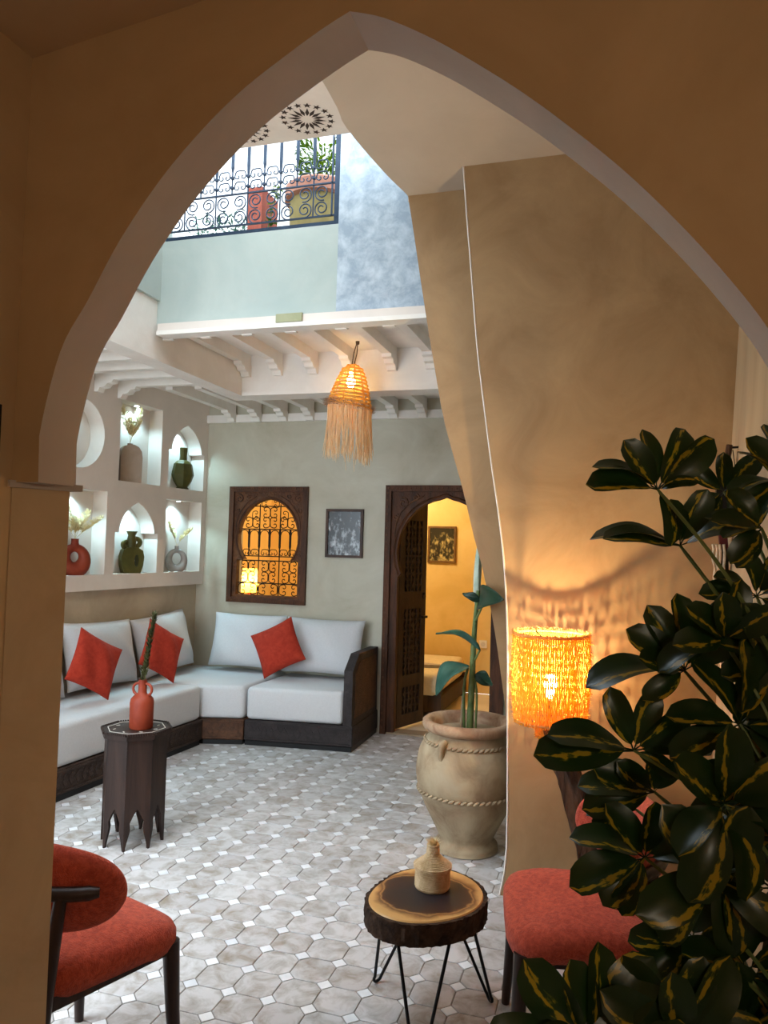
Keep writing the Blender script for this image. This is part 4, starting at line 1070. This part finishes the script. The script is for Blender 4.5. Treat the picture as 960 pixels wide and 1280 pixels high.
tubej(catmull(rt, 4), [.020-.0008*i for i in range(13)], 'stem')
broad_leaf(at_j(595, 760, JY), at_j(601, 660, JY-.02), .020, (1, .3, 0), .0, 'sheath', 'leaf_sheath', .8)
tubej([rt[2]+Vector((0, 0, .05)), at_j(604, 755, 3.85)], .006, 'stem', 'petiole')
broad_leaf(at_j(600, 752, 3.86), at_j(630, 743, 3.60), .062, (0, .5, 1), .03, 'leaf_dark', 'leaf', .3)
broad_leaf(at_j(600, 752, 3.88), at_j(578, 740, 3.9), .022, (0, .6, 1), .01, 'leaf_dark')
tubej([at_j(591, 830, JY), at_j(600, 812, JY-.02)], .006, 'stem', 'petiole')
broad_leaf(at_j(600, 812, JY-.03), at_j(545, 786, JY-.10), .045, (.1, 1, -.6), .03, 'leaf_blue')
pb = at_j(581, 906, JY); pb.z = -.004
tubej(catmull([pb, at_j(580, 860, JY-.02), at_j(585, 835, JY-.05)], 4), .007, 'stem', 'petiole')
broad_leaf(at_j(586, 832, JY-.06), at_j(545, 862, JY-.16), .085, (.25, .75, .5), .035, 'leaf_blue')
pb = at_j(594, 906, JY); pb.z = -.004
tubej(catmull([pb, at_j(596, 870, JY), at_j(593, 848, JY)], 4), .006, 'stem', 'petiole')
broad_leaf(at_j(592, 848, JY), at_j(616, 852, JY-.08), .040, (.2, -.4, .8), .02, 'leaf_dark')
pb = at_j(576, 906, JY); pb.z = -.004
tubej([pb, at_j(579, 870, JY)], .008, 'jar', 'dry_stub')

# ================================================================== LOG SLICE TABLE WITH HAIRPIN LEGS AND BASKET
ST = Vector((-.585, 2.515, 0)); SZ = .405; TH = .075
st_ = thing('log_table', 'round log slice table with bark edge and black hairpin legs', 'table', ST)
def rim(a): return .200*(1+.09*math.sin(2*a-.9)+.03*math.sin(3*a+2))
seg = 96; mb = MB(); P = []; F = []
for zi, z in enumerate((SZ-TH, SZ-TH+.004, SZ-TH*.75, SZ-TH*.5, SZ-TH*.25, SZ-.004)):
    for k in range(seg):
        a = 2*PI*k/seg; ridge = .006*abs(math.sin(a*19+.6*math.sin(a*5)+zi*.5))+random.uniform(-.003, .003)
        r = rim(a)+ridge-(.01 if zi == 0 else 0); P.append((r*math.cos(a), r*math.sin(a), z))
for i in range(5):
    for k in range(seg): F.append((i*seg+k, i*seg+(k+1) % seg, (i+1)*seg+(k+1) % seg, (i+1)*seg+k))
F.append(tuple(range(seg))[::-1]); F.append(tuple(5*seg+k for k in range(seg)))
mb.add(P, F); mb.build('bark_slice', MT['bark'], st_, smooth=25)
def slice_mat():
    mt = bpy.data.materials.new('log_heartwood'); mt.use_nodes = True; t = mt.node_tree; n = t.nodes; L = t.links; b = n['Principled BSDF']
    tc = n.new('ShaderNodeTexCoord'); ln = n.new('ShaderNodeVectorMath'); ln.operation = 'LENGTH'
    ml = n.new('ShaderNodeVectorMath'); ml.operation = 'MULTIPLY'; ml.inputs[1].default_value = (1, 1, 0); L.new(tc.outputs['Object'], ml.inputs[0]); L.new(ml.outputs[0], ln.inputs[0])
    nz = n.new('ShaderNodeTexNoise'); nz.inputs['Scale'].default_value = 12; nz.inputs['Detail'].default_value = 5; L.new(tc.outputs['Object'], nz.inputs[0])
    ma = n.new('ShaderNodeMath'); ma.operation = 'MULTIPLY_ADD'; ma.inputs[1].default_value = .075; L.new(nz.outputs[0], ma.inputs[0]); L.new(ln.outputs['Value'], ma.inputs[2])
    r = n.new('ShaderNodeValToRGB'); L.new(ma.outputs[0], r.inputs[0]); e = r.color_ramp.elements
    e[0].position = 0; e[0].color = C(44, 40, 44); e[1].position = 1; e[1].color = C(206, 162, 100)
    for p, c in ((.10, C(40, 36, 42)), (.165, C(58, 40, 34)), (.182, C(84, 54, 36)), (.186, C(186, 140, 84)), (.193, C(92, 60, 38)), (.20, C(150, 108, 62)), (.215, C(202, 158, 98)), (.26, C(212, 170, 108))):
        q = e.new(p); q.color = c
    L.new(r.outputs[0], b.inputs['Base Color']); b.inputs['Roughness'].default_value = .3
    return mt
mb = MB(); P = [(0, 0, SZ)]; F = []
for rr, z in ((1, SZ-.004), (.985, SZ)):
    for k in range(seg): a = 2*PI*k/seg; r = (rim(a)-.008)*rr; P.append((r*math.cos(a), r*math.sin(a), z))
for k in range(seg): F.append((1+k, 1+(k+1) % seg, 1+seg+(k+1) % seg, 1+seg+k)); F.append((0, 1+seg+k, 1+seg+(k+1) % seg))
mb.add(P, F); mb.build('wood_face', slice_mat(), under(st_, 'bark_slice'))
for az in (145, 40, -80):
    a = math.radians(az); d = Vector((math.cos(a), math.sin(a), 0)); tg = Vector((-d.y, d.x, 0)); zt_ = SZ-TH
    pts = [d*.125+tg*.085+Vector((0, 0, zt_)), d*.245+tg*.016+Vector((0, 0, .03))]
    for q in range(7): t = PI*q/6; pts.append(d*(.25+.004*math.sin(t))+tg*.016*math.cos(t)+Vector((0, 0, .022-.016*math.sin(t))))
    pts += [d*.245-tg*.016+Vector((0, 0, .03)), d*.125-tg*.085+Vector((0, 0, zt_))]
    MB().tube(pts, .0055, 8).build('hairpin_leg', MT['iron'], st_, smooth=60)
bk = thing('straw_basket', 'small lidded straw basket with white tuft on the log table', 'basket', (-.578, 2.565, SZ+.0006))
def coil(prof, name):
    mb = MB(); pr = []
    for i in range(len(prof)-1):
        (r0, z0), (r1, z1) = prof[i], prof[i+1]; n = max(1, round(math.hypot(r1-r0, z1-z0)/.0055))
        for k in range(n):
            q = k/n; r = r0+(r1-r0)*q; z = z0+(z1-z0)*q; pr += [(r-.0012, z), (r+.0012, z+.0028)]
    pr.append(prof[-1]); mb.lathe(pr, 40); return mb.build(name, MT['straw'], bk, smooth=50)
coil([(.057, .0), (.059, .006), (.058, .068)], 'basket_body')
coil([(.0635, .064), (.0645, .074), (.055, .081), (.032, .098), (.0225, .108), (.0205, .135), (.022, .142)], 'lid')
mb = MB()
for i in range(260):
    a = random.uniform(0, 2*PI); d = Vector((math.cos(a)*random.uniform(.1, 1), math.sin(a)*random.uniform(.1, 1), random.uniform(.5, 1.2))).normalized()*random.uniform(.018, .034)
    p = Vector((math.cos(a)*.012*random.random(), math.sin(a)*.012*random.random(), .139)); sdv = Vector((-math.sin(a), math.cos(a), 0))*.0013; mb.add([p-sdv, p+sdv, p+d], [(0, 1, 2)])
o = mb.build('tuft', MT['tuft'], under(bk, 'lid'), fixn=False); o['kind'] = 'stuff'

# ================================================================== BALCONY RAILING AND TERRACE
rl = thing('balcony_railing', 'blue-grey scrolled iron balcony railing above the pale upper wall', 'railing', (-2.0, U+.05, SB))
RX0, RX1 = -.66, .485
def rb_(x0, x1, z0, z1, n='rail', y=.0, d=.022): return MB().box(x0, x1, y-d, y+d, z0, z1).build(n, MT['blueiron'], rl)
rb_(RX0, RX1, .004, .034, 'bottom_rail'); rb_(RX1-.035, RX1, .034, .86, 'end_post'); rb_(RX0, RX1, .86, .89, 'top_rail')
rb_(RX0, RX1-.035, .072, .080, 'thin_rail', d=.006); rb_(RX0, RX1-.035, .262, .270, 'thin_rail', d=.006)
rb_(RX1-.062, RX1-.054, .072, .86, 'thin_post', d=.006)
sa = MB().tube([(x, 0, z) for x, z in spiral(0, 0, .012, .047, PI*.2, PI*3.6, 30)], .0042, 5); sb_ = scroll_mb(.070, .072, .0038, 5); A_ = B_ = None
k = 0; x = RX1-.068
while x > RX0+.05:
    c0 = x-.105
    MB().tube([(c0, 0, .076), (c0, 0, .34), (c0, 0, .43), (c0, 0, .86)], [.0045, .0045, .010, .010], 6).build('upright', MT['blueiron'], rl) if k % 2 == 0 else MB().tube([(c0, 0, .266), (c0, 0, .40), (c0, 0, .43), (c0, 0, .86)], [.0045, .0045, .010, .010], 6).build('upright', MT['blueiron'], rl)
    for z in (.30, .36): MB().box(c0-.009, c0+.009, -.009, .009, z, z+.014).build('collar', MT['blueiron'], rl)
    for (xx, zz, fl2, big, rot) in ((c0+.052, .124, k % 2, 1, 0), (c0+.052, .216, k % 2, 1, 0), (c0+.052, .305, 0, 0, PI/2), (c0+.052, .372, 0, 0, PI/2)):
        base = A_ if big else B_
        if base is None:
            base = (sa if big else sb_).build('scroll', MT['blueiron'], rl)
            if big: A_ = base
            else: B_ = base
            o = base
        else: o = share(base, rl)
        o.location = (xx, 0, zz); o.rotation_euler = (0, rot, PI if fl2 else 0)
    x -= .105; k += 1
def pot(label, loc, R_, H_, body, rimm, group=None):
    t = thing('terrace_pot', label, 'plant pot', loc)
    MB().lathe([(R_*.72, 0), (R_*.95, H_*.5), (R_*.98, H_*.80)], 36).build('body', MT[body], t, smooth=40)
    MB().lathe([(R_*.98, H_*.80), (R_*1.12, H_*.82), (R_*1.12, H_*.97), (R_*1.05, H_), (R_*.95, H_), (R_*.93, H_*.9), (0, H_*.9)], 36).build('rim', MT[rimm], t, smooth=40)
    return t
pc = py(392, 262, 4.45)
pot('large ochre and pink terracotta pot behind the balcony railing', (pc.x+.04, 4.48, SB-.0095), .21, .50, 'pot_ochre', 'pot_pink')
pp_ = thing('terrace_plant', 'bushy green plant in the terracotta pot on the terrace', 'plant', (pc.x+.04, 4.48, SB+.44))
lf_ = MB().add([(0, -.006, 0), (.03, -.008, .01), (.075, 0, 0), (.03, .008, .01)], [(0, 1, 2, 3)])
mb = MB()
for i in range(420):
    a = random.uniform(0, 2*PI); r = .16*math.sqrt(random.random()); z = random.uniform(.0, .34); c = Vector((r*math.cos(a), r*math.sin(a), z))
    d = Vector((math.cos(a+random.uniform(-1, 1)), math.sin(a+random.uniform(-1, 1)), random.uniform(-.3, .9))).normalized()*random.uniform(.04, .09); sdv = d.cross(Vector((.2, .3, 1))).normalized()*.009
    mb.add([c, c+d*.5+sdv, c+d, c+d*.5-sdv], [(0, 1, 2, 3)])
for i in range(14):
    a = random.uniform(0, 2*PI); mb.tube([(0, 0, 0), (.1*math.cos(a), .1*math.sin(a), .3)], .004, 4)
o = mb.build('foliage', MT['foliage'], pp_, fixn=False); o['kind'] = 'stuff'
vs_ = thing('climbing_shoot', 'thin climbing shoot beside the terracotta pot on the terrace', 'plant', (pc.x-.26, 4.34, SB-.0095))
mb = MB().tube([(0, 0, 0), (-.01, 0, .2), (.02, 0, .34), (.06, 0, .5)], .004, 5); mb.build('stem', MT['stem'], vs_)
mb = MB()
for i in range(34):
    q = random.uniform(.35, 1); c = Vector((.06*q*q, 0, .5*q)); d = Vector((random.uniform(-1, 1), random.uniform(-1, 1), random.uniform(-.5, .6))).normalized()*random.uniform(.03, .06); sdv = d.cross(Vector((.2, .3, 1))).normalized()*.012
    mb.add([c, c+d*.5+sdv, c+d, c+d*.5-sdv], [(0, 1, 2, 3)])
o = mb.build('foliage', MT['foliage'], vs_, fixn=False); o['kind'] = 'stuff'
bp2 = thing('brick_planter', 'brick red planter box with foliage on the terrace behind the railing', 'planter', (-2.55, 4.55, SB-.0095))
MB().box(-.30, .30, -.12, .12, 0, .09).build('box', MT['brick'], bp2); MB().box(.20, .30, -.12, .12, .09, .55).build('end_pier', MT['brick'], bp2)
mb = MB()
for i in range(500):
    c = Vector((random.uniform(-.28, .2), random.uniform(-.1, .1), .09+.32*random.random()**1.5)); d = Vector((random.uniform(-1, 1), random.uniform(-1, 1), random.uniform(-.2, 1))).normalized()*random.uniform(.03, .07); sdv = d.cross(Vector((.2, .3, 1))).normalized()*.009
    mb.add([c, c+d*.5+sdv, c+d, c+d*.5-sdv], [(0, 1, 2, 3)])
o = mb.build('foliage', MT['leaf_blue'], bp2, fixn=False); o['kind'] = 'stuff'

# ================================================================== WALL ORNAMENT, NEAR ROOM ITEMS
HY = 3.30; hp = py(916, 556, HY)
ho = thing('hanging_ornament', 'black hanging wall ornament with wooden handle and braided ropes on the right wall', 'wall ornament', (hp.x, HY, hp.z))
wdx = lambda z: 0
MB().tube([(-.012, 0, 0), (-.016, 0, -.03), (-.028, 0, -.10), (-.034, 0, -.115)], [.012, .013, .010, .016], 10).build('handle', MT['trunk'], ho, smooth=50)
mb = MB().prism([(-.055, -.12), (-.01, -.12), (-.005, -.30), (-.02, -.36), (-.05, -.36), (-.07, -.28)], [], XZ, -.02, .02); mb.build('sheath', MT['black'], ho)
mb = MB().prism([(-.05, -.36), (-.02, -.36), (-.015, -.42), (-.045, -.42)], [], XZ, -.016, .016); mb.build('band', MT['redcloth'], ho)
mb = MB().prism([(-.045, -.42), (-.015, -.42), (-.005, -1.0), (-.03, -1.0)], [], XZ, -.014, .014); mb.build('blade_cover', MT['black'], ho)
for dx, l in ((-.075, .52), (-.062, .60), (-.05, .85), (-.035, .90)):
    pts = [(dx+.035*q+.003*math.sin(40*q), -.025-.004*math.cos(40*q), -.40-l*q*.95) for q in [i/30 for i in range(31)]]
    MB().tube(pts, .0055, 6).build('braided_rope', MT['rope'], ho, smooth=60)
MB().tube([(.0, 0, -.02), (.022, 0, -.2), (.0, 0, -.40)], .002, 5).build('thin_cord', MT['cord'], ho)
MB().tube([(-.014, 0, -.012), (.045, 0, -.008)], .005, 6).build('wall_hook', MT['iron'], ho)
nf = thing('dark_frame', 'edge of a dark frame on the near left wall', 'picture', (-1.319, 1.22, 1.70))
MB().box(.0008, .02, -.16, .125, 0, .14).build('frame_rail', MT['black'], nf)
NL = Vector((.75, -.9, 2.25))
nl = thing('lantern', 'warm hanging lantern in the near room behind the camera', 'lantern', NL)
MB().lathe([(.10, -.10), (.12, 0), (.07, .09), (.02, .12)], 12).build('glass', mat('lantern_glass', C(255, 214, 150), transl=.85, emit=(1, .62, .24, 1), estr=1.2), nl, smooth=40)
MB().tube([(0, 0, .12), (0, 0, near_cz(.75)-NL.z)], .006, 6).build('chain', MT['iron'], nl)
lamp_point('lantern_light', (0, 0, -.16), (1, .86, .66), 23, .08, nl)

# ================================================================== VARIEGATED PLANT IN FRONT
def leaf_mat():
    mt = bpy.data.materials.new('variegated_leaf'); mt.use_nodes = True; t = mt.node_tree; n = t.nodes; L = t.links; b = n['Principled BSDF']
    uv = n.new('ShaderNodeUVMap'); uv.uv_map = 'UVMap'; sp = n.new('ShaderNodeSeparateXYZ'); L.new(uv.outputs[0], sp.inputs[0])
    oi = n.new('ShaderNodeObjectInfo'); tc = n.new('ShaderNodeTexCoord')
    mp = n.new('ShaderNodeMapping'); L.new(uv.outputs[0], mp.inputs[0]); mp.inputs['Scale'].default_value = (1.6, 2.6, 1)
    cb = n.new('ShaderNodeCombineXYZ'); mo = n.new('ShaderNodeMath'); mo.operation = 'MULTIPLY'; mo.inputs[1].default_value = 47; L.new(oi.outputs['Random'], mo.inputs[0]); L.new(mo.outputs[0], cb.inputs[0]); L.new(mo.outputs[0], cb.inputs[1])
    L.new(cb.outputs[0], mp.inputs['Location'])
    nz = n.new('ShaderNodeTexNoise'); nz.inputs['Scale'].default_value = 2.2; nz.inputs['Detail'].default_value = 4; L.new(mp.outputs[0], nz.inputs[0])
    # distance from an off-centre streak along the blade
    ms = n.new('ShaderNodeMath'); ms.operation = 'MULTIPLY_ADD'; ms.inputs[1].default_value = .7; ms.inputs[2].default_value = -.28; L.new(oi.outputs['Random'], ms.inputs[0])
    su = n.new('ShaderNodeMath'); su.operation = 'SUBTRACT'; L.new(sp.outputs[0], su.inputs[0]); L.new(ms.outputs[0], su.inputs[1])
    sh_ = n.new('ShaderNodeMath'); sh_.operation = 'SUBTRACT'; sh_.inputs[1].default_value = .42; L.new(su.outputs[0], sh_.inputs[0])
    ab = n.new('ShaderNodeMath'); ab.operation = 'ABSOLUTE'; L.new(sh_.outputs[0], ab.inputs[0])
    ad = n.new('ShaderNodeMath'); ad.operation = 'MULTIPLY_ADD'; ad.inputs[1].default_value = 1.1; L.new(nz.outputs[0], ad.inputs[0]); L.new(ab.outputs[0], ad.inputs[2])
    r = n.new('ShaderNodeValToRGB'); L.new(ad.outputs[0], r.inputs[0]); e = r.color_ramp.elements
    e[0].position = .62; e[0].color = C(160, 136, 28); e[1].position = .72; e[1].color = C(27, 50, 18)
    q = e.new(.66); q.color = C(84, 92, 26)
    L.new(r.outputs[0], b.inputs['Base Color']); b.inputs['Roughness'].default_value = .32; b.inputs['Specular IOR Level'].default_value = .5
    tr = n.new('ShaderNodeBsdfTranslucent'); L.new(r.outputs[0], tr.inputs[0]); mx = n.new('ShaderNodeMixShader'); mx.inputs[0].default_value = .22
    L.new(b.outputs[0], mx.inputs[1]); L.new(tr.outputs[0], mx.inputs[2]); L.new(mx.outputs[0], n['Material Output'].inputs[0])
    return mt
LM = leaf_mat()
def leaflet_mesh(droop, fold, twist, wr):
    n, mcol = 12, 6; P = []; F = []; UV = []
    for i in range(n+1):
        q = i/n; w = wr*(q**.75*(1-q)**.42*1.72) if 0 < q < 1 else .002
        c = Vector((.10+.90*q, 0, -droop*q*q+.06*math.sin(PI*q)))
        for j in range(mcol+1):
            u = -1+2*j/mcol; tw = twist*(q-.5)
            y, z = u*w, fold*w*abs(u)+.012*math.sin(8*q+3*u)*abs(u)
            P.append((c.x, y*math.cos(tw)-z*math.sin(tw), c.z+y*math.sin(tw)+z*math.cos(tw))); UV.append((u, q))
    for i in range(n):
        for j in range(mcol): a = i*(mcol+1)+j; F.append((a, a+1, a+mcol+2, a+mcol+1))
    k = len(P)                                            # short stalk
    for i in range(2):
        for j in range(4): t = PI/2*j; P.append((.0+.12*i, .012*math.cos(t), .012*math.sin(t))); UV.append((1, .0))
    for j in range(4): F.append((k+j, k+(j+1) % 4, k+4+(j+1) % 4, k+4+j))
    me = bpy.data.meshes.new('leaflet'); me.from_pydata(P, [], F); ul = me.uv_layers.new(name='UVMap')
    for l in me.loops: ul.data[l.index].uv = UV[l.vertex_index]
    me.polygons.foreach_set('use_smooth', [True]*len(me.polygons)); me.materials.append(LM); return me
LV = [leaflet_mesh(*a) for a in ((.10, .20, .2, .27), (.20, .25, -.3, .29), (.05, .15, .4, .26), (.26, .22, .1, .28), (.14, .30, -.2, .25))]
PX, PY_ = .33, 1.20
vp = thing('schefflera_plant', 'tall variegated umbrella plant with glossy green and yellow leaves in the right foreground', 'plant', (PX, PY_, 0))
PO = Vector((PX, PY_, 0))
NLEAF = 0
def cluster(x, y, D, leaves, stem=True, base=None):
    """leaves: (image angle deg, length m, tilt towards viewer)"""
    global NLEAF
    c = pd(x, y, D)-PO
    for (ang, ln_, tl_) in leaves:
        a = math.radians(ang); d = (RT*math.cos(a)+UP*math.sin(a))*math.cos(tl_)-FW*math.sin(tl_)
        up = Vector((0, 0, 1)); sd2 = up.cross(d)
        if sd2.length < .2: sd2 = RT.copy()
        sd2.normalize(); nn2 = d.cross(sd2)
        nn2 = up*.75-FW*.65+RT*random.uniform(-.3, .3); nn2 = (nn2-d*nn2.dot(d)).normalized(); sd2 = nn2.cross(d)
        if abs(ang-90) < 55:                               # upright leaves show their faces to the room
            nn2 = (-FW*.8+up*.3); nn2 = (nn2-d*nn2.dot(d)).normalized(); sd2 = nn2.cross(d)
        rollq = random.uniform(-.45, .45)
        mm = frame_m(c, d, sd2, nn2) @ Matrix.Rotation(rollq, 4, 'X') @ Matrix.Scale(ln_, 4)
        o = bpy.data.objects.new('leaflet', random.choice(LV)); COL.objects.link(o); o.parent = vp; o.matrix_local = mm; NLEAF += 1
    if stem:
        bz = base if base is not None else c.z-.22
        t0 = Vector((trunk_x(bz), trunk_y(bz), bz)); mid = (t0+c)/2+Vector((0, 0, .03))
        MB().tube(catmull([t0, mid, c], 5), [.0032]*10+[.0022], 5).build('petiole', MT['stem'], vp, smooth=60)
def trunk_x(z): return -.045+.03*math.sin(z*3.1)
def trunk_y(z): return .02+.02*math.cos(z*2.3)
def fan(n, a0, a1, ln_, tl=(-.3, .8)):
    return [(a0+(a1-a0)*i/max(1, n-1)+random.uniform(-7, 7), ln_*random.uniform(.85, 1.1), random.uniform(*tl)) for i in range(n)]
D0 = 1.22
cluster(822, 612, D0, [(168, .115, .2), (150, .11, .1), (128, .10, .3), (102, .10, .0), (60, .115, .0), (42, .12, .1), (-72, .09, .3), (20, .06, .6)], base=1.32)
cluster(850, 682, D0+.02, [(162, .14, .0), (172, .135, .2), (70, .10, .3), (25, .10, .4), (100, .08, .5)], base=1.25)
cluster(905, 615, D0+.16, fan(8, 5, 340, .085, (-.3, .5)), base=1.40)
cluster(975, 600, D0+.05, fan(7, 100, 260, .10, (-.2, .5)), base=1.38)
cluster(952, 660, D0-.05, fan(6, 130, 230, .085, (-.2, .5)), base=1.35)
cluster(946, 745, D0-.02, [(172, .095, .2), (150, .085, .3), (60, .09, .2), (110, .08, .4), (200, .10, .3), (20, .08, .2), (330, .08, .3)], base=1.22)
cluster(855, 838, D0-.03, [(178, .155, .1), (205, .08, .4), (140, .11, .3), (118, .115, .1), (92, .12, .1), (65, .11, .1), (35, .11, .3), (160, .10, .5)], base=1.10)
cluster(905, 800, D0-.08, fan(7, 20, 200, .10, (.0, .7)), base=1.15)
cluster(962, 830, D0-.06, fan(7, 90, 270, .11, (.0, .6)), base=1.12)
cluster(792, 938, D0-.02, [(180, .16, .1), (163, .145, .2), (112, .105, .1), (72, .10, .1), (40, .11, .2), (12, .12, .2), (335, .07, .4)], base=1.05)
cluster(925, 905, D0-.1, fan(9, 0, 330, .12, (.0, .7)), base=1.05)
cluster(818, 990, D0+.05, [(170, .13, .1), (152, .11, .2), (100, .06, .4), (60, .07, .3), (186, .12, .2), (140, .09, .3)], base=.95)
cluster(795, 1012, D0+.10, [(172, .085, .1), (152, .08, .2), (195, .085, .2), (120, .07, .2)], base=.92)
cluster(905, 1005, D0-.12, fan(8, -10, 340, .135, (.0, .7)), base=.98)
cluster(968, 985, D0-.05, fan(8, 80, 280, .13, (.0, .6)), base=.98)
cluster(806, 1072, D0-.03, [(152, .118, .1), (190, .125, .2), (205, .09, .3), (120, .10, .2), (85, .10, .3), (50, .10, .3), (215, .10, .4), (10, .11, .3), (235, .09, .5)], base=.85)
cluster(890, 1095, D0-.10, fan(7, 30, 330, .13, (.0, .7)), base=.88)
cluster(965, 1110, D0-.04, fan(7, 60, 300, .13, (.0, .6)), base=.88)
cluster(866, 1172, D0-.06, [(178, .10, .1), (160, .09, .3), (205, .12, .3), (130, .10, .3), (90, .10, .4), (250, .12, .2), (290, .13, .2), (330, .12, .2), (20, .12, .2)], base=.80)
cluster(930, 1215, D0-.10, fan(8, 0, 330, .13, (.0, .7)), base=.75)
cluster(738, 1305, D0-.16, [(128, .155, .1), (103, .125, .1), (78, .13, .1), (58, .145, .1), (168, .155, .2), (30, .13, .3), (150, .12, .6)], base=.68)
cluster(850, 1300, D0-.16, fan(8, 10, 170, .135, (.0, .6)), base=.66)
cluster(930, 1300, D0-.1, fan(9, 20, 200, .13, (.0, .6)), base=.66)
for dx, top, r in ((0, 1.62, .012), (.05, 1.40, .010), (-.03, 1.15, .010)):
    pts = [Vector((trunk_x(z)+dx*(1-.4*z), trunk_y(z)+dx*.4, z)) for z in [.30+(top-.30)*i/14 for i in range(15)]]
    MB().tube(pts, [r*(1.2-.5*i/14) for i in range(15)], 8).build('trunk', MT['trunk'], vp, smooth=60)
ptt = thing('planter_pot', 'round terracotta pot holding the variegated umbrella plant', 'plant pot', (PX, PY_, 0))
MB().lathe([(.0, 0), (.12, 0), (.15, .20), (.165, .29), (.175, .29), (.175, .33), (.155, .33), (.15, .28), (0, .28)], 32).build('body', MT['terracotta'], ptt, smooth=40)
MB().lathe([(0, .2805), (.145, .2805), (.145, .284)], 24).build('soil', MT['soil'], ptt)
